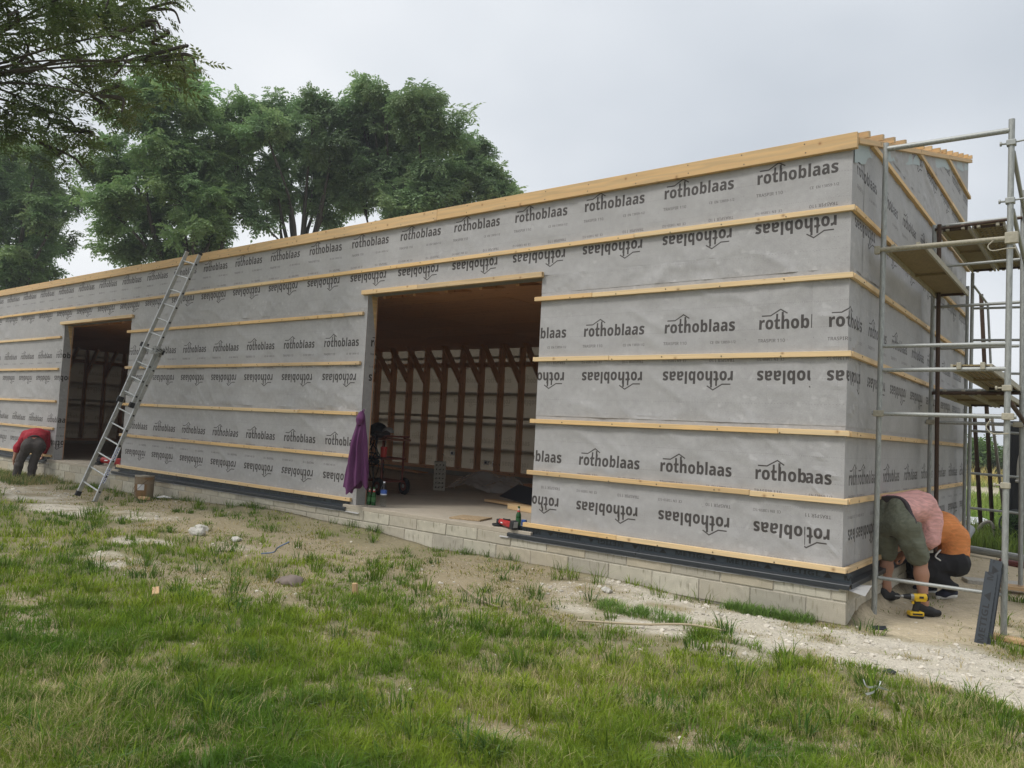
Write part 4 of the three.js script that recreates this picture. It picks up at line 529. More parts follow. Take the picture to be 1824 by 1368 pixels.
// ------------------------------------------------------------------ behind the gable, far right
{
  solo('steel_pipe', [rod(V(-0.02, -0.28, -6.4), V(1.7, -0.30, -5.55), 0.055, 14)], M.galv, 'grey steel pipe lying on the ground behind the squatting man', 'pipe');
  solo('red_pipe', [rod(V(0.6, -0.35, -5.75), V(1.8, -0.36, -5.3), 0.05, 12)], std([0.13, 0.03, 0.025], 0.6), 'dark red pipe lying in front of the grey steel pipe', 'pipe');
  solo('drain_pipe', [rod(V(0.03, -0.27, -6.15), V(0.09, -0.03, -6.8), 0.075, 16)], std([0.33, 0.34, 0.35], 0.5), 'grey plastic drain pipe stub at the far corner of the plinth', 'pipe');
  for (const [a, b, l] of [[[-0.09, 1.757, -8.6], [0.045, -0.4, -8.6], 'rusty steel prop, nearer the barn of the two behind the scaffold'], [[-0.02, 3.95, -8.6], [0.215, -0.4, -8.6], 'taller rusty steel prop behind the scaffold, right of the shorter one']]) { const o = thing('steel_prop', l, 'steel prop', b); const A = V(...a).sub(V(...b)); mesh('tube', rod(V(0, 0, 0), A, 0.034, 10), M.rust, o); mesh('collar', rod(A.clone().multiplyScalar(0.55), A.clone().multiplyScalar(0.6), 0.045, 10), M.rust, o); mesh('base_plate', box(-0.07, 0.07, -0.005, 0.008, -0.07, 0.07), M.rust, o); }
  solo('leaning_plank', bar(V(0.12, 1.85, -9.0), V(0.33, 0.1, -9.0), 0.10, 0.04, V(1, 0, 0)), std([0.40, 0.37, 0.32], 0.9, { map: woodMaps[1] }), 'weathered plank leaning against the dark container behind the scaffold', 'plank');
  const bagM = std([0.75, 0.76, 0.78], 0.5, { side: THREE.DoubleSide }); solo('plastic_bag', roughen(new THREE.IcosahedronGeometry(0.24, 4).scale(1.3, 0.55, 0.9).translate(-0.28, -0.24, -10.3), 0.14, 4, 5), bagM, 'crumpled white plastic bag on the ground behind the barn corner', 'bag');
  solo('timber_offcut', bar(V(-0.2, -0.32, -9.6), V(0.7, -0.33, -9.0), 0.16, 0.08), M.plank, 'timber offcut lying in front of the white bag', 'timber'); solo('timber_offcut', bar(V(0.0, -0.34, -8.3), V(0.9, -0.34, -7.9), 0.18, 0.06), M.pine[1], 'flat pale timber lying in front of the rusty props', 'timber');
  solo('bent_hose', cable([V(0.0, -0.25, -8.0), V(0.12, -0.03, -8.0), V(0.22, 0.02, -8.0), V(0.27, -0.05, -8.0), V(0.27, -0.3, -8.0)], 0.03, 30, 10), std([0.42, 0.38, 0.33], 0.7), 'pale bent hose standing out of the ground by the rusty props', 'hose');
  solo('paving_slab', place(uvBox(roughen(new RoundedBoxGeometry(0.6, 0.05, 0.3, 2, 0.01), 0.02, 4)), 0.75, -0.35, -3.55, 0, 0.35, 0), std([0.55, 0.52, 0.46], 0.9, { map: grainTex }), 'pale stone slab on the ground behind the black strips', 'slab');
  const o = thing('waste_container', 'tall dark container with pale bent handrails behind the scaffold', 'container', [0.78, -0.4, -8.4], 0.1), dk = std([0.018, 0.019, 0.022], 0.6, { map: grainTex });
  mesh('body', [uvBox(roughen(new RoundedBoxGeometry(0.75, 2.0, 1.0, 6, 0.06).translate(0, 1.02, 0), 0.02, 2.5))], dk, o); mesh('lid', box(-0.40, 0.40, 2.02, 2.10, -0.52, 0.52, 0.03), dk, o); for (const x of [-0.34, 0.34]) mesh('corner_rib', box(x - 0.04, x + 0.04, 0.05, 2.0, 0.49, 0.53, 0.015), dk, o);
  const pale = std([0.55, 0.53, 0.48], 0.5, { map: metalTex }); for (const x of [-0.16, -0.02]) mesh('handrail', cable([V(x, 2.15, 0.55), V(x + 0.02, 1.8, 0.62), V(x - 0.05, 1.45, 0.60), V(x - 0.06, 1.15, 0.6)], 0.016, 24, 8), pale, o); mesh('handrail', rod(V(-0.25, 1.13, 0.6), V(0.3, 1.10, 0.6), 0.022, 10), pale, o);
  mesh('hoop', place(new THREE.TorusGeometry(0.24, 0.014, 8, 28), -0.22, 0.42, 0.54), std([0.10, 0.11, 0.11], 0.6), o);
}
// ------------------------------------------------------------------ people: smooth bodies meshed from joined tapered capsules
const smin = (a, b, k) => { const h = Math.max(k - Math.abs(a - b), 0) / k; return Math.min(a, b) - h * h * k * 0.25; };
function bodySurface(bones, cell, k = 0.04, extra) { // bones: [ax,ay,az,ra, bx,by,bz,rb]
  let lo = [1e9, 1e9, 1e9], hi = [-1e9, -1e9, -1e9]; for (const b of bones) for (const o of [0, 4]) for (let i = 0; i < 3; i++) { lo[i] = Math.min(lo[i], b[o + i] - b[o + 3] - 3 * cell - 0.02); hi[i] = Math.max(hi[i], b[o + i] + b[o + 3] + 3 * cell + 0.02); }
  const n = [0, 1, 2].map((i) => Math.ceil((hi[i] - lo[i]) / cell) + 1), N = n[0] * n[1] * n[2], f = new Float32Array(N).fill(1);
  const pre = bones.map((b) => { const d = [b[4] - b[0], b[5] - b[1], b[6] - b[2]]; return [b, d, d[0] * d[0] + d[1] * d[1] + d[2] * d[2] || 1e-9]; });
  const dist = (x, y, z) => { let v = 1e3; for (const [b, d, L] of pre) { const px = x - b[0], py = y - b[1], pz = z - b[2], t = clamp((px * d[0] + py * d[1] + pz * d[2]) / L), q = Math.hypot(px - d[0] * t, py - d[1] * t, pz - d[2] * t) - (b[3] + (b[7] - b[3]) * t); v = v > 999 ? q : smin(v, q, k); } return extra ? extra(v, x, y, z) : v; };
  const I = (i, j, l) => (l * n[1] + j) * n[0] + i;
  for (let l = 0; l < n[2]; l++) for (let j = 0; j < n[1]; j++) for (let i = 0; i < n[0]; i++) f[I(i, j, l)] = dist(lo[0] + i * cell, lo[1] + j * cell, lo[2] + l * cell);
  const vid = new Int32Array(N).fill(-1), pos = [], idx = [];
  for (let l = 0; l < n[2] - 1; l++) for (let j = 0; j < n[1] - 1; j++) for (let i = 0; i < n[0] - 1; i++) { // surface nets: one vertex per crossed cell
    let sx = 0, sy = 0, sz = 0, c = 0; const at = (a, b, d) => f[I(i + a, j + b, l + d)];
    const e = (a, b) => { const p = at(...a), q = at(...b); if ((p < 0) === (q < 0)) return; const t = p / (p - q); sx += a[0] + (b[0] - a[0]) * t; sy += a[1] + (b[1] - a[1]) * t; sz += a[2] + (b[2] - a[2]) * t; c++; };
    const s0 = at(0, 0, 0) < 0; if ((at(1, 0, 0) < 0) === s0 && (at(0, 1, 0) < 0) === s0 && (at(1, 1, 0) < 0) === s0 && (at(0, 0, 1) < 0) === s0 && (at(1, 0, 1) < 0) === s0 && (at(0, 1, 1) < 0) === s0 && (at(1, 1, 1) < 0) === s0) continue;
    for (const a of [0, 1]) for (const b of [0, 1]) { e([0, a, b], [1, a, b]); e([a, 0, b], [a, 1, b]); e([a, b, 0], [a, b, 1]); }
    vid[I(i, j, l)] = pos.length / 3; pos.push(lo[0] + (i + sx / c) * cell, lo[1] + (j + sy / c) * cell, lo[2] + (l + sz / c) * cell);
  }
  const quad = (a, b, c, d, flip) => { if (a < 0 || b < 0 || c < 0 || d < 0) return; flip ? idx.push(a, c, b, a, d, c) : idx.push(a, b, c, a, c, d); };
  for (let l = 1; l < n[2] - 1; l++) for (let j = 1; j < n[1] - 1; j++) for (let i = 1; i < n[0] - 1; i++) { const s = f[I(i, j, l)] < 0;
    if (s !== f[I(i + 1, j, l)] < 0) quad(vid[I(i, j - 1, l - 1)], vid[I(i, j, l - 1)], vid[I(i, j, l)], vid[I(i, j - 1, l)], !s);
    if (s !== f[I(i, j + 1, l)] < 0) quad(vid[I(i - 1, j, l - 1)], vid[I(i - 1, j, l)], vid[I(i, j, l)], vid[I(i, j, l - 1)], !s);
    if (s !== f[I(i, j, l + 1)] < 0) quad(vid[I(i - 1, j - 1, l)], vid[I(i, j - 1, l)], vid[I(i, j, l)], vid[I(i - 1, j, l)], !s); }
  const g = new THREE.BufferGeometry(); g.setAttribute('position', new THREE.Float32BufferAttribute(pos, 3)); g.setIndex(idx); g.computeVertexNormals(); g.setAttribute('uv', new THREE.Float32BufferAttribute(new Float32Array(pos.length / 3 * 2).map((_, i) => (i % 2 ? pos[(i >> 1) * 3 + 1] : pos[(i >> 1) * 3] + pos[(i >> 1) * 3 + 2])), 2)); return g;
}
const folds = (amp, fx, seed) => (v, x, y, z) => (v > 0.05 ? v : v - amp * (Math.pow(1 - Math.abs(noise(x * fx + seed, y * fx * 0.45 + 0.8 * noise(x * 3, y * 3, z * 3), z * fx)), 4) - 0.25) - amp * 0.7 * Math.pow(1 - Math.abs(noise(x * fx * 0.5 - seed, y * fx * 1.3 + x * 4, z * fx * 0.5)), 6));
const cutBy = (c, d, sgn, f, yMin = -9) => (v, x, y, z) => Math.max(f(v, x, y, z), Math.min(y - yMin, -sgn * ((x - c[0]) * d[0] + (y - c[1]) * d[1] + (z - c[2]) * d[2]) - 0.004));
const cap = (a, ra, b, rb) => [...a, ra, ...b, rb];
const lerp3 = (a, b, t) => [0, 1, 2].map((i) => a[i] + (b[i] - a[i]) * t), add3 = (a, b, s = 1) => [0, 1, 2].map((i) => a[i] + b[i] * s);
const skin = std([0.42, 0.215, 0.135], 0.6), skin2 = std([0.38, 0.18, 0.11], 0.6);
// a hand of palm, four unequal bent fingers and a thumb; d = direction of the fingers, n = back of the hand, c = curl
function handBones(w, d, n, sideSign, c = 0.5) {
  const D = new THREE.Vector3(...d).normalize(), Nn = new THREE.Vector3(...n).addScaledVector(D, -D.dot(new THREE.Vector3(...n))).normalize(), S = D.clone().cross(Nn).multiplyScalar(sideSign), W = new THREE.Vector3(...w), P2 = (a, s, u) => W.clone().addScaledVector(D, a).addScaledVector(S, s).addScaledVector(Nn, u).toArray(), out = [];
  for (let i = 0; i < 4; i++) { const s = -0.030 + i * 0.020, L = [0.072, 0.08, 0.075, 0.058][i]; out.push(cap(P2(0.0, s * 0.55, 0), 0.016, P2(0.085, s, 0), 0.0115)); const k1 = P2(0.085 + L * 0.45 * Math.cos(c * 0.7), s * 1.1, -L * 0.45 * Math.sin(c * 0.7)), k2 = P2(0.085 + L * (0.45 * Math.cos(c * 0.7) + 0.35 * Math.cos(c * 1.7)), s * 1.1, -L * (0.45 * Math.sin(c * 0.7) + 0.35 * Math.sin(c * 1.7))), k3 = P2(0.085 + L * (0.45 * Math.cos(c * 0.7) + 0.35 * Math.cos(c * 1.7) + 0.22 * Math.cos(c * 2.4)), s * 1.1, -L * (0.45 * Math.sin(c * 0.7) + 0.35 * Math.sin(c * 1.7) + 0.22 * Math.sin(c * 2.4))); out.push(cap(P2(0.085, s, 0), 0.0095, k1, 0.009), cap(k1, 0.009, k2, 0.0082), cap(k2, 0.0082, k3, 0.0072)); }
  out.push(cap(P2(0.02, -0.03, -0.005), 0.015, P2(0.06, -0.058, -0.018), 0.011), cap(P2(0.06, -0.058, -0.018), 0.0105, P2(0.092, -0.06, -0.034), 0.0085)); return out;
}
function headBones(c, look, up) { // c = centre of the head, look = where the face points
  const Lk = new THREE.Vector3(...look).normalize(), U = new THREE.Vector3(...up).addScaledVector(Lk, -Lk.dot(new THREE.Vector3(...up))).normalize(), S = Lk.clone().cross(U), Q = (f, u, s) => new THREE.Vector3(...c).addScaledVector(Lk, f).addScaledVector(U, u).addScaledVector(S, s).toArray();
  const skull = [cap(Q(-0.02, 0.035, 0), 0.088, Q(0.015, 0.02, 0), 0.083), cap(Q(0.03, -0.04, 0), 0.062, Q(0.045, -0.085, 0), 0.04), cap(Q(0.085, 0.005, 0), 0.012, Q(0.102, -0.022, 0), 0.015), cap(Q(0.075, -0.058, -0.018), 0.010, Q(0.075, -0.058, 0.018), 0.010)];
  for (const s of [-1, 1]) skull.push(cap(Q(-0.005, 0.01, s * 0.082), 0.016, Q(-0.012, -0.03, s * 0.08), 0.012), cap(Q(0.078, 0.022, s * 0.018), 0.010, Q(0.072, 0.024, s * 0.045), 0.010));
  const hair = [cap(Q(-0.035, 0.05, 0), 0.093, Q(0.02, 0.055, 0), 0.080), cap(Q(-0.055, 0.0, 0), 0.075, Q(-0.05, -0.04, 0), 0.06)]; const eyes = [-1, 1].map((s) => Q(0.078, 0.006, s * 0.032));
  return { skull, hair, eyes };
}
function person(label, base, turn, parts) { const o = thing('person', label, 'person', base, turn, null); for (const [name, geo, mat, l] of parts) { const m = mesh(name, geo, mat, o); if (l) tag(m, l); } return o; }
function eyesGeo(e) { return e.map((p) => new THREE.SphereGeometry(0.011, 10, 8).translate(...p)); }
function shoe(ankle, toe, heel, h = 0.045, w = 0.043) { const mid = lerp3(heel, toe, 0.6); return [cap(heel, w * 0.85, mid, w), cap(mid, w, toe, w * 0.72), cap(add3(heel, [0, h, 0]), w * 0.8, add3(mid, [0, h * 0.35, 0]), w * 0.8)]; }
{ // the man in the pink shirt, bent over beside the corner
  const B = [0.26, -0.33, -1.15], T = (a) => [a[0] - B[0], a[1] - B[1], a[2] - B[2]];
  const g1 = groundY(0.44, -1.12), g2 = groundY(0.1, -1.25);
  const rA = T([0.445, g1 + 0.10, -1.13]), lA = T([0.095, g2 + 0.10, -1.26]), rK = T([0.395, 0.09, -1.20]), lK = T([0.065, 0.07, -1.34]), rH = T([0.275, 0.44, -1.07]), lH = T([0.075, 0.44, -1.19]);
  const waist = T([0.165, 0.565, -1.16]), chest = T([0.315, 0.585, -1.45]), neck = T([0.36, 0.52, -1.62]), head = T([0.37, 0.40, -1.76]), rS = T([0.44, 0.515, -1.44]), lS = T([0.19, 0.53, -1.66]), rE = T([0.435, 0.24, -1.38]), lE = T([0.13, 0.27, -1.62]), rHd = T([0.20, 0.10, -1.52]), lHd = T([0.08, 0.04, -1.54]);
  const hd = headBones(head, [0.25, -0.75, -0.5], [0.5, 0.3, -0.8]);
  const arm = (s, e, w) => [cap(s, 0.05, e, 0.041), cap(e, 0.041, lerp3(e, w, 0.35), 0.043), cap(lerp3(e, w, 0.35), 0.042, w, 0.027)];
  const leg = (h, k, a) => [cap(h, 0.09, k, 0.057), cap(k, 0.057, lerp3(k, a, 0.3), 0.062), cap(lerp3(k, a, 0.3), 0.062, add3(a, [0, 0.02, 0]), 0.036), cap(add3(a, [0, 0.02, 0]), 0.036, add3(a, [0, -0.06, 0]), 0.038)];
  const body = bodySurface([...leg(rH, rK, rA), ...leg(lH, lK, lA), ...arm(rS, rE, rHd), ...arm(lS, lE, lHd), cap(rH, 0.1, lH, 0.1), cap(waist, 0.085, chest, 0.12), cap(chest, 0.11, neck, 0.06), cap(neck, 0.056, head, 0.056), cap(rS, 0.06, lS, 0.06), ...hd.skull], 0.0115, 0.035);
  const hands = merge([bodySurface(handBones(rHd, [-0.8, -0.45, -0.1], [0.2, 0.6, 0.5], 1, 0.8), 0.0045, 0.012), bodySurface(handBones(lHd, [-0.5, -0.6, 0.1], [0.2, 0.5, 0.6], -1, 0.8), 0.0045, 0.012)]);
  const side = new THREE.Vector3(rS[0] - lS[0], 0, rS[2] - lS[2]).normalize().toArray();
  const torso0 = new THREE.Vector3(chest[0] - waist[0], chest[1] - waist[1], chest[2] - waist[2]).normalize().toArray(), beltC0 = add3(waist, torso0, -0.05);
  const shirt = bodySurface([cap(add3(add3(waist, torso0, -0.06), side, 0.10), 0.115, add3(chest, side, 0.08), 0.125), cap(add3(add3(waist, torso0, -0.06), side, -0.10), 0.115, add3(chest, side, -0.08), 0.125), cap(add3(waist, torso0, -0.06), 0.13, chest, 0.155), cap(add3(chest, side, 0.05), 0.12, rS, 0.075), cap(add3(chest, side, -0.05), 0.12, lS, 0.075), cap(chest, 0.13, neck, 0.075), cap(rS, 0.085, lerp3(rS, rE, 0.35), 0.088), cap(lerp3(rS, rE, 0.3), 0.085, lerp3(rS, rE, 0.80), 0.092), cap(lS, 0.075, lerp3(lS, lE, 0.72), 0.074)], 0.0125, 0.055, cutBy(beltC0, torso0, 1, folds(0.010, 9, 3)));
  const flare = (h, k) => [cap(h, 0.128, lerp3(h, k, 0.45), 0.108), cap(lerp3(h, k, 0.45), 0.108, lerp3(h, k, 0.82), 0.105)];
  const shorts = bodySurface([...flare(rH, rK), ...flare(lH, lK), cap(rH, 0.135, lH, 0.135), cap(lerp3(rH, lH, 0.25), 0.12, add3(waist, side, 0.08), 0.118), cap(lerp3(rH, lH, 0.75), 0.12, add3(waist, side, -0.09), 0.118), cap(add3(lerp3(rH, rK, 0.5), [0.06, 0, 0.075]), 0.045, add3(lerp3(rH, rK, 0.7), [0.055, 0, 0.075]), 0.045)], 0.0125, 0.035, cutBy(beltC0, torso0, -1, folds(0.009, 10, 7), rH[1] + 0.03));
  const torso = new THREE.Vector3(chest[0] - waist[0], chest[1] - waist[1], chest[2] - waist[2]).normalize().toArray();
  const beltC = add3(waist, torso, -0.05), slab = (c, d, h, grow) => (v, x, y, z) => Math.max(v - grow, Math.abs((x - c[0]) * d[0] + (y - c[1]) * d[1] + (z - c[2]) * d[2]) - h);
  const belt = bodySurface([cap(rH, 0.135, lH, 0.135), cap(lerp3(rH, lH, 0.25), 0.12, add3(waist, side, 0.07), 0.115), cap(lerp3(rH, lH, 0.75), 0.12, add3(waist, side, -0.08), 0.115), cap(waist, 0.13, chest, 0.155), cap(add3(waist, side, 0.10), 0.115, add3(chest, side, 0.08), 0.125), cap(add3(waist, side, -0.10), 0.115, add3(chest, side, -0.08), 0.125)], 0.008, 0.05, slab(beltC, torso, 0.017, 0.006));
  const blk = std([0.016, 0.015, 0.015], 0.7);
  const sR = shoe(rA, T([0.555, g1 + 0.035, -1.19]), T([0.415, g1 + 0.042, -1.08])), sL = shoe(lA, T([0.165, g2 + 0.033, -1.38]), T([0.07, g2 + 0.042, -1.20]));
  person('man in a pink shirt and olive shorts bent over at the barn corner', B, 0, [['body', body, skin], ['hands', hands, skin], ['shirt', shirt, std([0.93, 0.50, 0.46], 0.9, { map: grainTex })], ['shorts', shorts, std([0.19, 0.20, 0.145], 0.92, { map: grainTex })], ['belt', belt, std([0.05, 0.04, 0.045], 0.7)], ['hair', bodySurface(hd.hair, 0.008, 0.04, folds(0.006, 40, 1)), std([0.02, 0.016, 0.014], 0.85)], ['eyes', eyesGeo(hd.eyes), std([0.03, 0.02, 0.02], 0.3)], ['shoe', bodySurface(sR, 0.008, 0.02), blk], ['shoe', bodySurface(sL, 0.008, 0.02), blk]]);
}
{ // the man in orange, squatting behind him
  const B = [0.42, -0.38, -2.25], T = (a) => [a[0] - B[0], a[1] - B[1], a[2] - B[2]];
  const g1 = groundY(0.45, -2.2);
  const rH = T([0.55, -0.005, -2.20]), lH = T([0.47, -0.02, -2.42]), rK = T([0.27, -0.055, -1.97]), lK = T([0.04, -0.12, -2.42]), rA = T([0.53, g1 + 0.13, -2.17]), lA = T([0.30, g1 + 0.09, -2.45]), waist = T([0.515, 0.10, -2.30]), mid = T([0.505, 0.25, -2.29]), chest = T([0.42, 0.36, -2.28]), neck = T([0.30, 0.44, -2.28]), head = T([0.19, 0.40, -2.27]), rS = T([0.405, 0.345, -2.12]), lS = T([0.33, 0.37, -2.46]), rE = T([0.245, 0.12, -2.02]), lE = T([0.14, 0.14, -2.5]), rHd = T([0.06, 0.02, -2.1]), lHd = T([0.03, 0.03, -2.3]);
  const hd = headBones(head, [-0.7, -0.6, 0.1], [-0.5, 0.8, 0]);
  const arm = (s, e, w) => [cap(s, 0.05, e, 0.041), cap(e, 0.041, lerp3(e, w, 0.3), 0.043), cap(lerp3(e, w, 0.3), 0.042, w, 0.027)];
  const body = bodySurface([...arm(rS, rE, rHd), ...arm(lS, lE, lHd), cap(rH, 0.1, lH, 0.1), cap(lerp3(rH, lH, 0.5), 0.11, mid, 0.11), cap(mid, 0.11, chest, 0.12), cap(chest, 0.11, neck, 0.06), cap(neck, 0.056, head, 0.055), cap(rA, 0.04, lerp3(rA, rK, 0.3), 0.05), cap(lA, 0.04, lerp3(lA, lK, 0.3), 0.05), cap(rH, 0.08, rK, 0.05), cap(rK, 0.05, rA, 0.04), cap(lH, 0.08, lK, 0.05), cap(lK, 0.05, lA, 0.04), ...hd.skull], 0.0115, 0.035);
  const hands = merge([bodySurface(handBones(rHd, [-0.9, -0.2, -0.1], [0.1, 0.9, 0.2], 1, 0.9), 0.0045, 0.012), bodySurface(handBones(lHd, [-0.9, -0.2, 0.1], [0.1, 0.9, -0.2], -1, 0.9), 0.0045, 0.012)]);
  const S = new THREE.Vector3(rS[0] - lS[0], 0, rS[2] - lS[2]).normalize().toArray();
  const shirt = bodySurface([cap(add3(waist, S, 0.07), 0.135, add3(mid, S, 0.07), 0.135), cap(add3(waist, S, -0.07), 0.135, add3(mid, S, -0.07), 0.135), cap(add3(mid, S, 0.06), 0.135, add3(chest, S, 0.06), 0.13), cap(add3(mid, S, -0.06), 0.135, add3(chest, S, -0.06), 0.13), cap(chest, 0.13, neck, 0.075), cap(rS, 0.085, lerp3(rS, rE, 0.75), 0.085), cap(lS, 0.085, lerp3(lS, lE, 0.75), 0.085), cap(add3(chest, S, 0.04), 0.1, rS, 0.085)], 0.0125, 0.05, folds(0.011, 8, 11));
  const leg = (h, k, a) => [cap(h, 0.115, lerp3(h, k, 0.5), 0.095), cap(lerp3(h, k, 0.5), 0.095, k, 0.075), cap(k, 0.075, lerp3(k, a, 0.35), 0.072), cap(lerp3(k, a, 0.35), 0.072, a, 0.055)];
  const trousers = bodySurface([...leg(rH, rK, rA), ...leg(lH, lK, lA), cap(rH, 0.135, lH, 0.135), cap(lerp3(rH, lH, 0.3), 0.12, add3(waist, S, 0.05), 0.11), cap(lerp3(rH, lH, 0.7), 0.12, add3(waist, S, -0.05), 0.11)], 0.0125, 0.04, folds(0.010, 9, 2));
  const navy = std([0.018, 0.022, 0.045], 0.7), sole = std([0.7, 0.7, 0.68], 0.7);
  const sR = shoe(rA, T([0.405, g1 + 0.045, -2.16]), T([0.545, g1 + 0.085, -2.17])), sL = shoe(lA, T([0.15, g1 + 0.045, -2.38]), T([0.31, g1 + 0.05, -2.46]));
  const soleOf = (t, h) => bodySurface([cap(add3(t, [0, -0.026, 0]), 0.030, add3(h, [0, -0.028, 0]), 0.033)], 0.008, 0.02);
  person('man in an orange shirt and black trousers squatting at the foot of the gable wall', B, 0, [['body', body, skin2], ['hands', hands, skin2], ['shirt', shirt, std([0.92, 0.34, 0.11], 0.9, { map: grainTex })], ['trousers', trousers, std([0.016, 0.0155, 0.018], 0.9)], ['hair', bodySurface(hd.hair, 0.008, 0.04, folds(0.006, 40, 1)), std([0.03, 0.02, 0.015], 0.85)], ['eyes', eyesGeo(hd.eyes), std([0.03, 0.02, 0.02], 0.3)], ['shoe', bodySurface(sR, 0.008, 0.02), navy], ['shoe', bodySurface(sL, 0.008, 0.02), navy], ['sole', soleOf(sR[1].slice(4, 7), sR[0].slice(0, 3)), sole], ['sole', soleOf(sL[1].slice(4, 7), sL[0].slice(0, 3)), sole],
    ['strap', cable([V(0.03, 0.52, 0.31), V(-0.01, 0.45, 0.335), V(0.03, 0.41, 0.30)].map((v) => v), 0.008), sole]]);
}
{ // the man in red, far left, seen from behind; local axes: x to his right, -z ahead
  const gy = -0.42, rA = [0.13, 0.10, 0], lA = [-0.13, 0.14, -0.05], rK = [0.16, 0.40, -0.05], lK = [-0.075, 0.43, -0.07], rH = [0.235, 0.70, 0.02], lH = [0.03, 0.70, 0.0], waist = [0.135, 0.84, -0.06], chest = [0.17, 0.93, -0.30], neck = [0.18, 0.93, -0.48], head = [0.17, 0.85, -0.62], rS = [0.375, 0.94, -0.40], lS = [-0.01, 0.94, -0.42], rE = [0.44, 0.73, -0.38], lE = [-0.155, 0.66, -0.30], rHd = [0.33, 0.52, -0.52], lHd = [-0.20, 0.41, -0.24];
  const hd = headBones(head, [0, -0.8, -0.5], [0, 0.5, -0.8]);
  const arm = (s, e, w) => [cap(s, 0.05, e, 0.04), cap(e, 0.04, lerp3(e, w, 0.3), 0.042), cap(lerp3(e, w, 0.3), 0.04, w, 0.027)];
  const body = bodySurface([...arm(rS, rE, rHd), ...arm(lS, lE, lHd), cap(rH, 0.09, lH, 0.09), cap(lerp3(rH, lH, 0.5), 0.085, waist, 0.095), cap(waist, 0.095, chest, 0.11), cap(add3(waist, [-0.05, 0, 0]), 0.095, add3(waist, [0.05, 0, 0]), 0.095), cap(chest, 0.12, neck, 0.06), cap(neck, 0.056, head, 0.055), cap(rH, 0.07, rK, 0.05), cap(rK, 0.05, rA, 0.036), cap(lH, 0.07, lK, 0.05), cap(lK, 0.05, lA, 0.036), ...hd.skull], 0.015, 0.035);
  const hands = merge([bodySurface(handBones(rHd, [-0.2, -0.8, -0.4], [1, 0, 0], 1, 0.6), 0.005, 0.012), bodySurface(handBones(lHd, [0, -1, -0.1], [-1, 0, 0], -1, 0.5), 0.005, 0.012)]);
  const jumper = bodySurface([cap([0.07, 0.855, -0.10], 0.125, [0.10, 0.93, -0.32], 0.135), cap([0.20, 0.855, -0.10], 0.125, [0.24, 0.93, -0.32], 0.135), cap([0.135, 0.87, -0.10], 0.125, chest, 0.14), cap(chest, 0.14, neck, 0.08), cap([0.1, 0.93, -0.35], 0.12, lS, 0.08), cap([0.24, 0.93, -0.35], 0.12, rS, 0.08), cap(rS, 0.08, rE, 0.066), cap(rE, 0.066, lerp3(rE, rHd, 0.7), 0.05), cap(lS, 0.08, lE, 0.064), cap(lE, 0.064, lerp3(lE, lHd, 0.25), 0.058)], 0.015, 0.05, folds(0.010, 9, 5));
  const leg = (h, k, a) => [cap(h, 0.105, k, 0.078), cap(k, 0.076, lerp3(k, a, 0.5), 0.075), cap(lerp3(k, a, 0.5), 0.075, add3(a, [0, -0.05, 0]), 0.068)];
  const trousers = bodySurface([...leg(rH, rK, rA), ...leg(lH, lK, lA), cap(rH, 0.115, lH, 0.115), cap(add3(rH, [-0.01, 0, 0]), 0.115, add3(waist, [0.06, -0.03, 0.01]), 0.112), cap(add3(lH, [0.01, 0, 0]), 0.115, add3(waist, [-0.06, -0.03, 0.01]), 0.112)], 0.014, 0.04, folds(0.010, 9, 8));
  const blk = std([0.03, 0.026, 0.024], 0.8), bd = [0, 0.55, -0.835];
  const belt = bodySurface([cap(add3(rH, [-0.01, 0, 0]), 0.12, add3(waist, [0.06, -0.04, 0.01]), 0.115), cap(add3(lH, [0.01, 0, 0]), 0.12, add3(waist, [-0.06, -0.04, 0.01]), 0.115), cap(waist, 0.12, chest, 0.13), cap(rH, 0.125, lH, 0.125)], 0.012, 0.04, (v, x, y, z) => Math.max(v - 0.010, Math.abs((y - 0.815) * bd[1] + (z + 0.055) * bd[2]) - 0.022));
  const sh = (a) => bodySurface(shoe(a, [a[0], 0.04, a[2] - 0.16], [a[0], 0.045, a[2] + 0.05]), 0.01, 0.02);
  person('man in a red jumper and grey trousers bending over by the far left plinth', [-16.1, gy, 0.52], 1.224, [['body', body, skin], ['hands', hands, skin], ['jumper', jumper, std([0.42, 0.018, 0.035], 0.9, { map: grainTex })], ['trousers', trousers, std([0.085, 0.072, 0.066], 0.92, { map: grainTex })], ['belt', belt, blk], ['hair', bodySurface(hd.hair, 0.01, 0.04), std([0.10, 0.08, 0.065], 0.85)], ['eyes', eyesGeo(hd.eyes), blk], ['shoe', sh(rA), blk], ['shoe', sh(lA), blk]]);
}
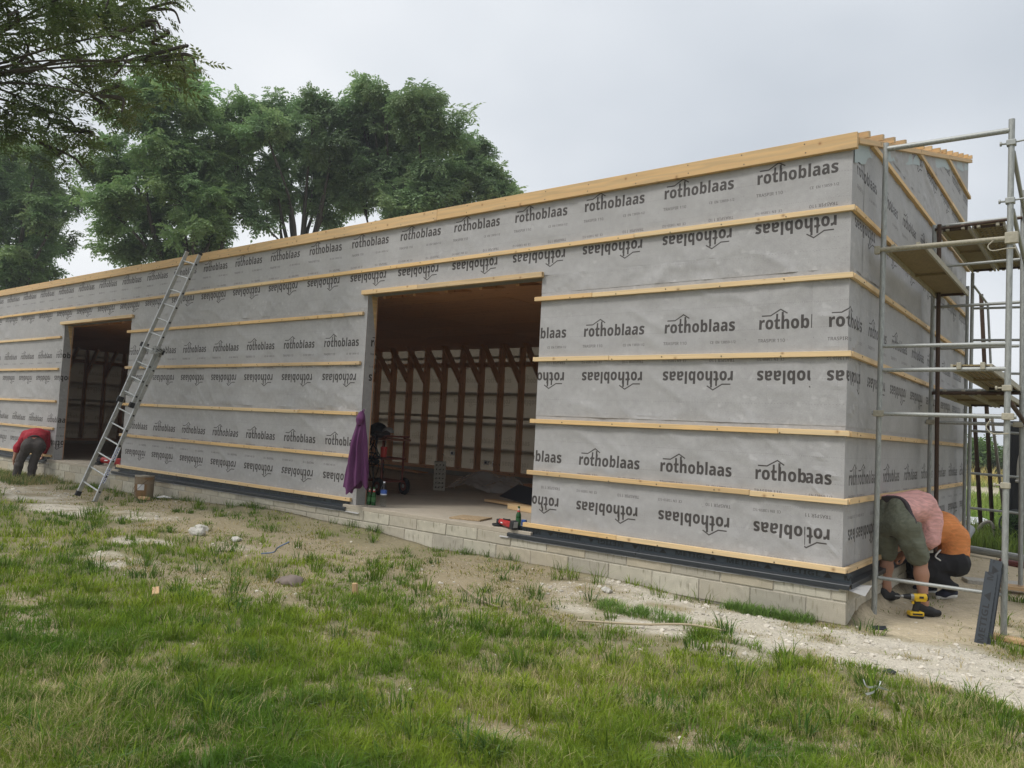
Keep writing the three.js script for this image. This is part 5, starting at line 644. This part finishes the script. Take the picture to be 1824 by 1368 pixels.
// ------------------------------------------------------------------ trees
function leafSprig(n, pairs, len, lw, seed) { // n pinnate leaves, each with paired leaflets and one at the tip
  const rg = rngOf(seed), pos = [], nor = [];
  const leaflet = (o, d, up, L, w) => { const s = d.clone().cross(up).normalize(), a = o, b = o.clone().addScaledVector(d, L * 0.45).addScaledVector(s, w), c = o.clone().addScaledVector(d, L).addScaledVector(up, -L * 0.15), e = o.clone().addScaledVector(d, L * 0.45).addScaledVector(s, -w), m = o.clone().addScaledVector(d, L * 0.5).addScaledVector(up, -w * 0.45); for (const [p, q, r] of [[a, b, m], [b, c, m], [a, m, e], [m, c, e]]) for (const v of [p, q, r]) pos.push(v.x, v.y, v.z); };
  for (let k = 0; k < n; k++) {
    const az = k / n * Math.PI * 2 + rg() * 0.8, el = (rg() - 0.35) * 1.1, d = V(Math.cos(az) * Math.cos(el), Math.sin(el), Math.sin(az) * Math.cos(el)), up = V(0, 1, 0).addScaledVector(d, -d.y).normalize(), s = d.clone().cross(up).normalize(); const base = d.clone().multiplyScalar(0.05 * len);
    for (let i = 0; i <= pairs; i++) { const t = 0.3 + 0.7 * i / pairs, o = base.clone().addScaledVector(d, len * t).addScaledVector(up, -len * 0.45 * t * t); const L = len * (0.30 + 0.08 * Math.sin(t * 3)) * (0.9 + 0.2 * rg()), dn = d.clone().addScaledVector(up, -0.9 * t).normalize(); if (i === pairs) leaflet(o, dn, up, L, lw); else for (const q of [-1, 1]) leaflet(o, s.clone().multiplyScalar(q).addScaledVector(dn, 0.65).addScaledVector(up, (rg() - 0.6) * 0.5).normalize(), up, L, lw * (0.85 + 0.3 * rg())); }
  }
  const g = new THREE.BufferGeometry(); g.setAttribute('position', new THREE.Float32BufferAttribute(pos, 3)); g.computeVertexNormals(); return g;
}
// a bough end: many sprigs spread through a flattened, uneven cloud, so that few copies fill a crown
function bough(sprig, n, rad, seed) {
  const rg = rngOf(seed), gs = []; for (let i = 0; i < n; i++) { const a = rg() * 6.283, u = rg() * 2 - 1, q = rad * Math.pow(rg(), 0.5), s = Math.sqrt(1 - u * u), k = 0.75 + 0.5 * rg(); const g = sprig[i % sprig.length].clone(); g.scale(k, k, k); place(g, q * s * Math.cos(a), q * u * 0.6, q * s * Math.sin(a), (rg() - 0.5) * 0.9, rg() * 6.283, (rg() - 0.5) * 0.9); gs.push(g); }
  const g = mergeGeometries(gs); return g;
}
const sprigsFar = [5, 6, 7].map((k) => leafSprig(4, 3, 0.36, 0.043, k)), sprigsNear = [8, 9, 10].map((k) => leafSprig(3, 4, 0.26, 0.018, k));
const sprigFar = bough(sprigsFar, 11, 0.5, 3), sprigNear = bough(sprigsNear, 8, 0.30, 4);
const leafMat = new THREE.MeshPhysicalMaterial({ color: 0xffffff, roughness: 0.8, specularIntensity: 0.5, transmission: 0.5, thickness: 0, side: THREE.DoubleSide });
const barkMat = std([0.085, 0.072, 0.058], 0.95, { map: grainTex, bumpMap: grainTex, bumpScale: 0.02 });
function tree(label, base, lumps, o) {
  const t = thing('tree', label, 'tree', base, 0, 'trees round the barn'); const rg = rngOf(o.seed), loc = lumps.map(([x, y, z, r]) => [x - base[0], y - base[1], z - base[2], r]);
  const limb = (pts, r0, r1) => { const c = new THREE.CatmullRomCurve3(pts), n = 12, seg = 8, p = [], idx = []; for (let i = 0; i <= n; i++) { const q = c.getPoint(i / n), tg = c.getTangent(i / n), a = Math.abs(tg.y) > 0.9 ? V(1, 0, 0) : V(0, 1, 0), u = tg.clone().cross(a).normalize(), v = u.clone().cross(tg), r = mixv(r0, r1, Math.pow(i / n, 0.8)); for (let j = 0; j < seg; j++) { const w = j / seg * 6.283, k = 1 + 0.12 * Math.sin(j * 3 + i); p.push(q.x + (u.x * Math.cos(w) + v.x * Math.sin(w)) * r * k, q.y + (u.y * Math.cos(w) + v.y * Math.sin(w)) * r * k, q.z + (u.z * Math.cos(w) + v.z * Math.sin(w)) * r * k); } } for (let i = 0; i < n; i++) for (let j = 0; j < seg; j++) { const A = i * seg + j, B2 = i * seg + (j + 1) % seg; idx.push(A, B2, A + seg, B2, B2 + seg, A + seg); } const g = new THREE.BufferGeometry(); g.setAttribute('position', new THREE.Float32BufferAttribute(p, 3)); g.setIndex(idx); g.computeVertexNormals(); return g.toNonIndexed(); };
  const fork = V(...o.fork); mesh('trunk', limb([V(0, -0.2, 0), fork.clone().multiplyScalar(0.5).add(V(0.15, 0, 0.1)), fork], o.r, o.r * 0.62), barkMat, t);
  const limbs = []; const hubs = (o.hubs || []).map((h) => V(h[0] - base[0], h[1] - base[1], h[2] - base[2])); hubs.forEach((h, i) => limbs.push(limb([fork.clone().multiplyScalar(0.9 + 0.05 * i), fork.clone().lerp(h, 0.5).add(V(0, 0.5, 0)), h], o.r * 0.3, o.r * 0.10)));
  loc.forEach(([x, y, z, r], i) => { const e = V(x, y, z); let st = fork.clone().multiplyScalar(0.8 + 0.2 * rg()); const far = hubs.length && hubs.reduce((a, b) => (b.distanceTo(e) < a.distanceTo(e) ? b : a)); if (far && far.distanceTo(e) < st.distanceTo(e)) st = far; const m = st.clone().lerp(e, 0.5).add(V((rg() - 0.5) * 0.8, 0.3 + rg() * 0.3, (rg() - 0.5) * 0.8).multiplyScalar(o.r * (st === far ? 1 : 3))); limbs.push(limb([st, m, e], st === far ? o.r * 0.075 : o.r * 0.36, st === far ? 0.008 : o.r * 0.07)); for (let k = 0; k < (o.near ? 2 : 4); k++) { const q = e.clone().add(V(rg() - 0.5, rg() - 0.4, rg() - 0.5).normalize().multiplyScalar(r * 0.8)); limbs.push(limb([m.clone().lerp(e, 0.5 + 0.4 * rg()), e.clone().lerp(q, 0.5).add(V(0, 0.1, 0)), q], o.r * 0.09, 0.012)); } });
  mesh('limbs', limbs, barkMat, t);
  let vol = 0; for (const l of loc) vol += l[3] ** 2; const N = o.count, im = new THREE.InstancedMesh(o.near ? sprigNear : sprigFar, leafMat, N), M4 = new THREE.Matrix4(), Q = new THREE.Quaternion(), E = new THREE.Euler(), C = new THREE.Color(); let n = 0;
  loc.forEach(([x, y, z, r], li) => { const k = li === loc.length - 1 ? N - n : Math.round(N * r * r / vol), tone = 0.8 + 0.45 * rg(), holes = rg() * 50; for (let i = 0; i < k && n < N; i++) { let px, py, pz, tries = 0; do { const u = rg() * 2 - 1, a = rg() * 6.2832, s = Math.sqrt(1 - u * u), R2 = r * Math.pow(rg(), 0.42) * (0.86 + 0.42 * noise(s * Math.cos(a) * 1.7 + holes, u * 1.7, s * Math.sin(a) * 1.7)) * 1.12; px = x + R2 * s * Math.cos(a); py = y + R2 * u * 0.86; pz = z + R2 * s * Math.sin(a); tries++; } while (tries < 6 && noise(px * o.gap + holes, py * o.gap, pz * o.gap) < -0.04);
    E.set((rg() - 0.5) * 0.9, rg() * 6.283, (rg() - 0.5) * 0.9); Q.setFromEuler(E); const sc = (o.scale || 1) * (0.7 + 0.6 * rg()); M4.compose(V(px, py, pz), Q, V(sc, sc, sc)); im.setMatrixAt(n, M4); const b = tone * (0.75 + 0.5 * rg()), w = rg(); C.setRGB((o.rgb[0] + 0.03 * w * w) * b, o.rgb[1] * b, o.rgb[2] * b); im.setColorAt(n, C); n++; } });
  im.count = n; im.name = 'crown'; im.castShadow = im.receiveShadow = true; im.userData.kind = 'stuff'; t.add(im); return t;
}
const G0 = [0.20, 0.32, 0.125];
tree('tall dark green ash tree behind the barn roof, left one of the central three', [-31.2, -0.5, -11.2], [[-31.1, 13.9, -8.3, 1.54], [-30.3, 14.7, -9.8, 1.54], [-31.6, 15.1, -12.5, 1.28], [-34.4, 12.5, -9.1, 1.54], [-30.4, 11.8, -9.0, 1.79], [-30.5, 12.5, -11.1, 1.79], [-29.5, 13.4, -12.1, 1.15], [-32.4, 9.8, -8.0, 1.41], [-34.0, 10.5, -10.5, 1.54], [-29.3, 9.8, -10.1, 1.66], [-29.3, 11.1, -11.9, 1.15], [-33.9, 8.7, -9.3, 1.15], [-32.0, 8.6, -10.2, 1.15], [-31.0, 9.2, -12.0, 1.02], [-35.8, 11.8, -9.0, 0.77], [-33.9, 17.4, -11.6, 0.77], [-31.5, 15.3, -9.1, 0.90], [-30.1, 15.3, -12.7, 0.64], [-31.8, 12.6, -13.2, 1.6], [-33.5, 11.2, -12.8, 1.5]], { seed: 1, r: 0.42, fork: [0, 5.5, 0], count: 500, gap: 1.2, rgb: G0 });
tree('ash tree with dark open limbs behind the barn roof, middle one of the central three', [-29.0, -0.5, -15.4], [[-30.4, 15.9, -14.7, 1.20], [-27.4, 15.3, -14.4, 1.20], [-27.9, 13.9, -12.2, 0.94], [-31.0, 15.0, -16.2, 1.61], [-26.8, 13.6, -15.1, 1.34], [-28.9, 12.4, -13.6, 1.20], [-29.9, 12.9, -16.6, 1.34], [-29.9, 11.4, -14.7, 0.94], [-27.1, 15.8, -15.8, 1.07], [-28.6, 12.8, -16.9, 1.20], [-28.0, 9.7, -12.6, 0.54], [-28.8, 11.1, -16.4, 0.80], [-29.5, 14.2, -18.2, 1.4]], { seed: 2, r: 0.36, fork: [0.2, 8.6, 0.2], count: 240, gap: 1.3, rgb: [0.185, 0.30, 0.13] });
tree('broad pale green ash tree behind the barn roof, right one of the central three', [-24.8, -0.5, -18.6], [[-25.1, 15.8, -16.5, 1.20], [-22.8, 15.1, -16.5, 1.06], [-26.9, 15.3, -17.0, 1.33], [-26.4, 15.1, -19.2, 1.73], [-22.3, 14.4, -17.7, 1.20], [-26.1, 13.1, -17.6, 1.60], [-23.2, 12.4, -17.8, 1.60], [-23.3, 13.8, -20.5, 1.33], [-27.3, 12.4, -17.3, 1.20], [-23.7, 11.2, -16.9, 1.20], [-24.2, 12.5, -20.4, 1.20], [-22.1, 12.9, -20.9, 1.06], [-21.5, 12.9, -21.6, 0.67], [-23.1, 14.8, -21.1, 0.80], [-25.8, 16.6, -16.3, 0.67], [-24.7, 17.1, -19.3, 0.67], [-26.5, 11.4, -20.2, 1.5]], { seed: 3, r: 0.4, fork: [0, 6, 0], count: 500, gap: 1.2, rgb: [0.22, 0.335, 0.15] });
tree('dark dense tree at the left edge behind the far end of the barn', [-44.3, -0.6, -9], [[-46.9, 14.9, -8.7, 1.50], [-41.2, 14.0, -8.1, 1.05], [-46.4, 13.0, -9.0, 1.80], [-42.4, 12.5, -9.2, 1.50], [-44.0, 10.7, -8.6, 1.80], [-40.8, 10.7, -9.0, 1.20], [-43.1, 12.3, -10.7, 0.75], [-42.7, 9.0, -8.5, 1.50], [-44.8, 10.0, -10.7, 0.90], [-43.3, 7.8, -8.1, 1.20], [-43.8, 8.4, -9.5, 0.90], [-45.7, 12.0, -6.7, 2.40], [-47.2, 9.2, -7.1, 2.10], [-45.1, 13.9, -5.7, 1.80], [-43.5, 6.2, -9.2, 1.5], [-46, 6.0, -8, 1.8]], { seed: 4, r: 0.5, fork: [0, 4.5, 0], count: 500, gap: 1.0, rgb: [0.155, 0.255, 0.095] });
tree('near ash tree whose leafy branches hang into the upper left of the view', [-15.8, -0.4, 6.2], [[-9.8, 6.3, 3.3, 0.84], [-11.2, 7.3, 2.1, 0.75], [-10.5, 7.4, 1.6, 0.58], [-11.1, 6.1, 2.7, 0.75], [-11.6, 6.8, 1.7, 0.58], [-8.7, 5.9, 2.3, 0.46], [-10.3, 7.1, 1.0, 0.42], [-8.1, 5.8, 2.0, 0.30], [-7.75, 5.75, 2.1, 0.22], [-8.4, 6.3, 2.3, 0.4], [-9.2, 5.5, 2.2, 0.35], [-11.2, 5.0, 2.1, 0.3], [-10.7, 5.25, 1.9, 0.3], [-11.5, 6.2, 1.4, 0.38], [-11.0, 5.6, 2.4, 0.50], [-11.4, 5.5, 2.8, 0.58], [-11.8, 5.7, 1.6, 0.23], [-10.2, 7.6, 1.2, 0.33], [-12.9, 6.7, 3.2, 1.00], [-10.0, 6.8, 4.0, 1.00], [-10.1, 7.4, 2.9, 0.92], [-8.5, 6.9, 2.7, 0.67], [-11.5, 6.2, 4.5, 1.25], [-11.4, 7.5, 4.5, 1.25], [-14, 8.5, 5, 1.9], [-16, 9.5, 6.5, 2.2], [-14.5, 10.5, 4.5, 1.8], [-17.5, 8.2, 5.2, 1.8]], { seed: 5, r: 0.34, fork: [0.4, 3.6, -0.2], count: 500, gap: 2.2, rgb: [0.118, 0.18, 0.052], scale: 0.85, near: true, hubs: [[-12.6, 6.9, 3.2], [-14.2, 8.6, 5.0], [-12.2, 5.9, 3.6]] });
{ // hedge of shrubs beyond the field, seen under the scaffold
  const row = [[-6.6, -44, 2.0], [-3.6, -45, 2.6], [-0.4, -44, 2.2], [3.2, -46, 2.8], [7, -45, 2.4], [-10.5, -46, 2.7]];
  row.forEach(([x, z, r], i) => { const t = thing('shrub', ['round green shrub of the far hedge, next to the widest one', 'tall leafy shrub in the far hedge just right of the barn corner', 'mid green shrub in the far hedge behind the rusty props', 'large shrub in the far hedge behind the dark container', 'shrub at the right end of the far hedge by the picture edge', 'wide shrub of the far hedge nearest the barn wall'][i], 'shrub', [x, groundY(x, z), z], 0, 'far hedge shrubs'); const rg = rngOf(60 + i), N = 130, im = new THREE.InstancedMesh(sprigFar, leafMat, N), M4 = new THREE.Matrix4(), C = new THREE.Color();
    for (let k = 0; k < N; k++) { const u = rg(), a = rg() * 6.283, q = r * Math.pow(rg(), 0.4); M4.compose(V(q * Math.cos(a) * 1.1, 0.2 + q * u * 0.75, q * Math.sin(a)), new THREE.Quaternion().setFromEuler(new THREE.Euler(rg(), rg() * 6, rg())), V(1, 1, 1).multiplyScalar(0.8 + rg() * 0.7)); im.setMatrixAt(k, M4); const b = 0.8 + 0.7 * rg(); C.setRGB(0.10 * b, 0.17 * b, 0.04 * b); im.setColorAt(k, C); } im.name = 'foliage'; im.userData.kind = 'stuff'; t.add(im); mesh('stem', rod(V(0, -0.2, 0), V(0.2, r * 0.7, 0.1), 0.08, 8, 0.03), barkMat, t); });
  const iv = thing('ivy', 'dark leafy weeds climbing round the foot of the dark container', 'weeds', [1.0, -0.36, -7.8]); const rg = rngOf(99), N = 34, im = new THREE.InstancedMesh(sprigNear, leafMat, N), M4 = new THREE.Matrix4(), C = new THREE.Color(); for (let k = 0; k < N; k++) { const x = (rg() - 0.5) * 0.9; M4.compose(V(x, rg() * rg() * 0.75, (rg() - 0.5) * 0.5), new THREE.Quaternion().setFromEuler(new THREE.Euler(rg(), rg() * 6, rg())), V(1, 1, 1).multiplyScalar(0.5 + rg() * 0.5)); im.setMatrixAt(k, M4); const b = 0.6 + 0.8 * rg(); C.setRGB(0.06 * b, 0.12 * b, 0.03 * b); im.setColorAt(k, C); } im.name = 'foliage'; im.userData.kind = 'stuff'; iv.add(im); mesh('stem', cable([V(0, -0.05, 0), V(0.1, 0.3, 0.02), V(-0.05, 0.6, 0.05)], 0.012), barkMat, iv);
}
// ------------------------------------------------------------------ grass, weeds and loose stones
// every blade is a bent, tapering strip of three faces; blades of one kind are gathered into one ground cover
function bladeSet() { return { pos: [], col: [], idx: [] }; }
function blade(S, x, y, z, az, H, B, w, c) {
  const dx = Math.cos(az), dz = Math.sin(az), tw = R() * 0.8 - 0.4, fx = -dz + dx * tw, fz = dx + dz * tw, k = S.pos.length / 3, m = 0.52;
  S.pos.push(x - fx * w, y, z - fz * w, x + fx * w, y, z + fz * w, x + dx * B * 0.3 - fx * w * 0.75, y + H * m, z + dz * B * 0.3 - fz * w * 0.75, x + dx * B * 0.3 + fx * w * 0.75, y + H * m, z + dz * B * 0.3 + fz * w * 0.75, x + dx * B, y + H * (1 - 0.28 * B / (H + 1e-4)), z + dz * B);
  for (let i = 0; i < 5; i++) S.col.push(c[0], c[1], c[2]); S.idx.push(k, k + 1, k + 2, k + 2, k + 1, k + 3, k + 2, k + 3, k + 4);
}
function cover2(name, label, S, mat) { const g = new THREE.BufferGeometry(); g.setAttribute('position', new THREE.Float32BufferAttribute(S.pos, 3)); g.setAttribute('color', new THREE.Float32BufferAttribute(S.col, 3)); g.setIndex(S.idx); g.computeVertexNormals(); return tag(mesh(name, g, mat), label, null, null, 'stuff'); }
{
  const bladeMat = new THREE.MeshPhysicalMaterial({ color: 0xffffff, vertexColors: true, roughness: 0.9, specularIntensity: 0.25, transmission: 0.35, thickness: 0, side: THREE.DoubleSide });
  const cam = V(1.85, 1.1, 7.1), fw = V(-0.616, 0, -0.788);
  const inBarn = (x, z) => x < 0.09 && z < 0.09 && z > -6.8 && x > -24.2;
  const at = (d, s) => [cam.x + fw.x * d - fw.z * s, cam.z + fw.z * d + fw.x * s];
  const green = bladeSet(), dry = bladeSet(), weeds = bladeSet(), field = bladeSet();
  const tuft = (S, x, z, n, rad, h, bend, wid, rgb) => { for (let i = 0; i < n; i++) { const a = R() * 6.283, r = rad * Math.sqrt(R()), H = h * (0.45 + 0.65 * R()), px = x + r * Math.cos(a), pz = z + r * Math.sin(a), b = 0.72 + 0.5 * R(); if (inBarn(px, pz)) continue; blade(S, px, groundY(px, pz) - 0.008, pz, a + (R() - 0.5) * 2, H, H * bend * (0.2 + R()), wid * (0.7 + 0.6 * R()), [rgb[0] * b, rgb[1] * b, rgb[2] * b]); } };
  let nT = 0;
  for (let t = 0; t < 150000; t++) { // tufts, spread evenly over the picture rather than the ground
    const d = 1.7 / (1 - R() * 0.925), s = (R() * 2 - 1) * (d * 0.73 + 0.35), [x, z] = at(d, s); if (inBarn(x, z) || x < -21.5 || d > 22) continue;
    const c = cover(x, z), lush = smooth(0.30 + 0.06 * smooth(-2, 0.5, x), 0.92, c.grass + 0.40 * noise(x * 1.9, z * 1.9, 70) + 0.34 * noise(x * 5.3, z * 5.3, 71) + 0.12 * noise(x * 13, z * 13, 72)); if (R() > lush * 0.9 + (c.g + c.s > 0.4 ? 0.05 : 0.95 * smooth(-0.35, 0.2, noise(x * 1.4, z * 1.4, 33) + 0.6 * noise(x * 4.4, z * 4.4, 34)) + 0.04)) continue;
    if (R() > 0.40) continue; nT++;
    if (lush < 0.3) { const f2 = Math.max(1, d / 4), o = R(); tuft(o < 0.3 ? dry : green, x, z, 13, 0.065 * f2, 0.02 + 0.035 * R(), 0.9, 0.0019 * f2, o < 0.3 ? [0.46, 0.38, 0.19] : [mixv(0.14, 0.27, R()), mixv(0.19, 0.27, R()), 0.035]); continue; }
    const h = (0.045 + 0.078 * clamp(0.45 + 0.6 * noise(x * 1.2, z * 1.2, 40) + 0.5 * noise(x * 3.6, z * 3.6, 41))) * (0.42 + 0.68 * lush), tone = clamp(0.5 + 0.9 * noise(x * 0.7, z * 0.7, 20) + 0.5 * noise(x * 2.6, z * 2.6, 21) + 0.4 * (R() - 0.5)), far = Math.max(1, d / 4);
    const straw = R() < 0.07 + 0.30 * smooth(-0.05, 0.45, noise(x * 0.6, z * 0.6, 90) + 0.3 * noise(x * 2.5, z * 2.5, 91)) + 0.16 * (1 - lush), n = Math.round(mixv(16, 9, clamp((d - 3) / 8)));
    if (straw) tuft(dry, x, z, Math.round(n * 0.6), 0.035 * far, h * 1.15, 0.9, 0.0013 * far, [0.54, 0.45, 0.235]); else tuft(green, x, z, n, 0.032 * far, h, 0.85, 0.0018 * far, [mixv(0.085, 0.265, tone), mixv(0.185, 0.345, tone), mixv(0.012, 0.026, tone)]);
  }
  for (let k = 0; k < 1100; k++) { const d = 3.2 + 12 * R(), [x, z] = at(d, (R() * 2 - 1) * d * 0.72); if (inBarn(x, z) || x < -19) continue; const c = cover(x, z); if (c.grass < 0.10 || R() > 0.45 + c.grass) continue; const t = R(); tuft(weeds, x, z, 26, 0.05 + 0.05 * R(), 0.08 + 0.13 * R(), 1.0, 0.003 + 0.0016 * R(), [mixv(0.065, 0.17, t), mixv(0.14, 0.24, t), 0.022]); }
  for (let k = 0; k < 300; k++) { const x = -14 + 14 * R(), z = 0.085 + 0.14 * R() * R(); if (noise(x * 0.9, 3, 1) < 0.05) continue; tuft(weeds, x, z, 16, 0.05, 0.07 + 0.10 * R(), 0.9, 0.0026, [0.13, 0.20, 0.05]); }
  for (let k = 0; k < 420; k++) { const x = -21 + 6.4 * R(), z = 0.12 + 1.0 * R(), t = R(); tuft(t < 0.4 ? dry : weeds, x, z, 16, 0.12, 0.10 + 0.10 * R(), 0.8, 0.0045, t < 0.4 ? [0.40, 0.34, 0.16] : [0.14, 0.20, 0.055]); }
  for (let k = 0; k < 3400; k++) { const z = -7.2 - 52 * Math.pow(R(), 1.5), d = 7.1 - z, x = 1.85 - 0.155 * d + (R() - 0.32) * 0.26 * d + 0.5 * R(); if (inBarn(x, z) || (farPath(x, z) > 0.25 && R() < 0.97)) continue; const t = clamp((z < -36 ? 1.0 : 0.12) * (0.75 + 0.4 * R()) + 0.3 * noise(x * 0.3, z * 0.3, 2)), f = 0.5 + d / 22; tuft(field, x, z, 18, 0.16 * f, (0.22 + 0.30 * R()) * (z < -38 ? 2.6 : 1), 0.7, 0.006 * f, [mixv(0.20, 0.62, t), mixv(0.32, 0.50, t), mixv(0.06, 0.20, t)]); }
  for (let k = 0; k < 260; k++) { const x = 0.6 + 2.6 * R(), z = -4.6 + 4.0 * R(); if (patch(SAND, x, z) > 0.3) continue; tuft(green, x, z, 22, 0.08, 0.09 + 0.05 * R(), 0.8, 0.003, [0.17, 0.27, 0.055]); }
  for (let k = 0; k < 130; k++) { const q = R(), [x, z] = q < 0.55 ? [-0.95 + 0.75 * R(), 0.14 + 0.16 * R()] : [-1.75 + 0.8 * R(), 0.95 + 0.3 * R()]; tuft(green, x, z, 22, 0.05, 0.07 + 0.06 * R(), 0.9, 0.0026, [0.16, 0.27, 0.055]); }
  cover2('lawn_grass', 'green grass growing in uneven tufts over the foreground', green, bladeMat);
  cover2('dry_grass', 'dry straw-coloured grass among the green tufts of the foreground', dry, bladeMat);
  cover2('weed_clumps', 'dark green weed clumps scattered over the worn ground and along the plinth', weeds, bladeMat);
  cover2('field_grass', 'tall yellowing field grass behind the barn corner', field, bladeMat);
  const pebbles = []; for (let k = 0; k < 560000; k++) { const d = 1.8 / (1 - R() * 0.89), [x, z] = at(d, (R() * 2 - 1) * (d * 0.74 + 0.3)); if (inBarn(x, z)) continue; const c = cover(x, z); if (R() > 0.05 + 0.5 * c.g + 0.16 * c.d + 0.04 * c.s) continue; const r = (0.003 + 0.0045 * Math.pow(R(), 3) + 0.014 * Math.pow(R(), 34)) * (0.8 + d * 0.07) * (0.7 + 0.5 * c.g); pebbles.push([x, groundY(x, z) + r * 0.2, z, r, r * (0.45 + 0.4 * R()), R()]); }
  const ico = roughen(new THREE.IcosahedronGeometry(1, 0), 0.4, 1.3, 4), octa = roughen(new THREE.OctahedronGeometry(1, 0), 0.5, 1.3, 7), P2 = bladeSet(), v = V(0, 0, 0), q = new THREE.Quaternion();
  for (const [x, y, z, s, sy, t] of pebbles) { q.setFromEuler(new THREE.Euler((R() - 0.5) * 0.6, R() * 6.28, (R() - 0.5) * 0.6)); const ip = (s > 0.013 ? ico : octa).attributes.position, b = 0.6 + 0.5 * t, k = P2.pos.length / 3; for (let i = 0; i < ip.count; i++) { v.fromBufferAttribute(ip, i).multiply(V(s, sy, s)).applyQuaternion(q); P2.pos.push(v.x + x, v.y + y, v.z + z); P2.col.push(0.60 * b, 0.55 * b, 0.465 * b); P2.idx.push(k + i); } }
  cover2('gravel', 'pale loose gravel and small stones strewn on the bare ground', P2, new THREE.MeshStandardMaterial({ vertexColors: true, roughness: 0.95, flatShading: true }));
  console.log('tufts', nT, 'tris', (green.idx.length + dry.idx.length + weeds.idx.length + field.idx.length) / 3 | 0, 'pebbles', pebbles.length, P2.idx.length / 3 | 0);
}
// ------------------------------------------------------------------ the moist summer air that pales the trees beyond the barn
scene.fog = new THREE.FogExp2(new THREE.Color().setRGB(0.80, 0.85, 0.90), 0.0011);
renderer.render(scene, camera);
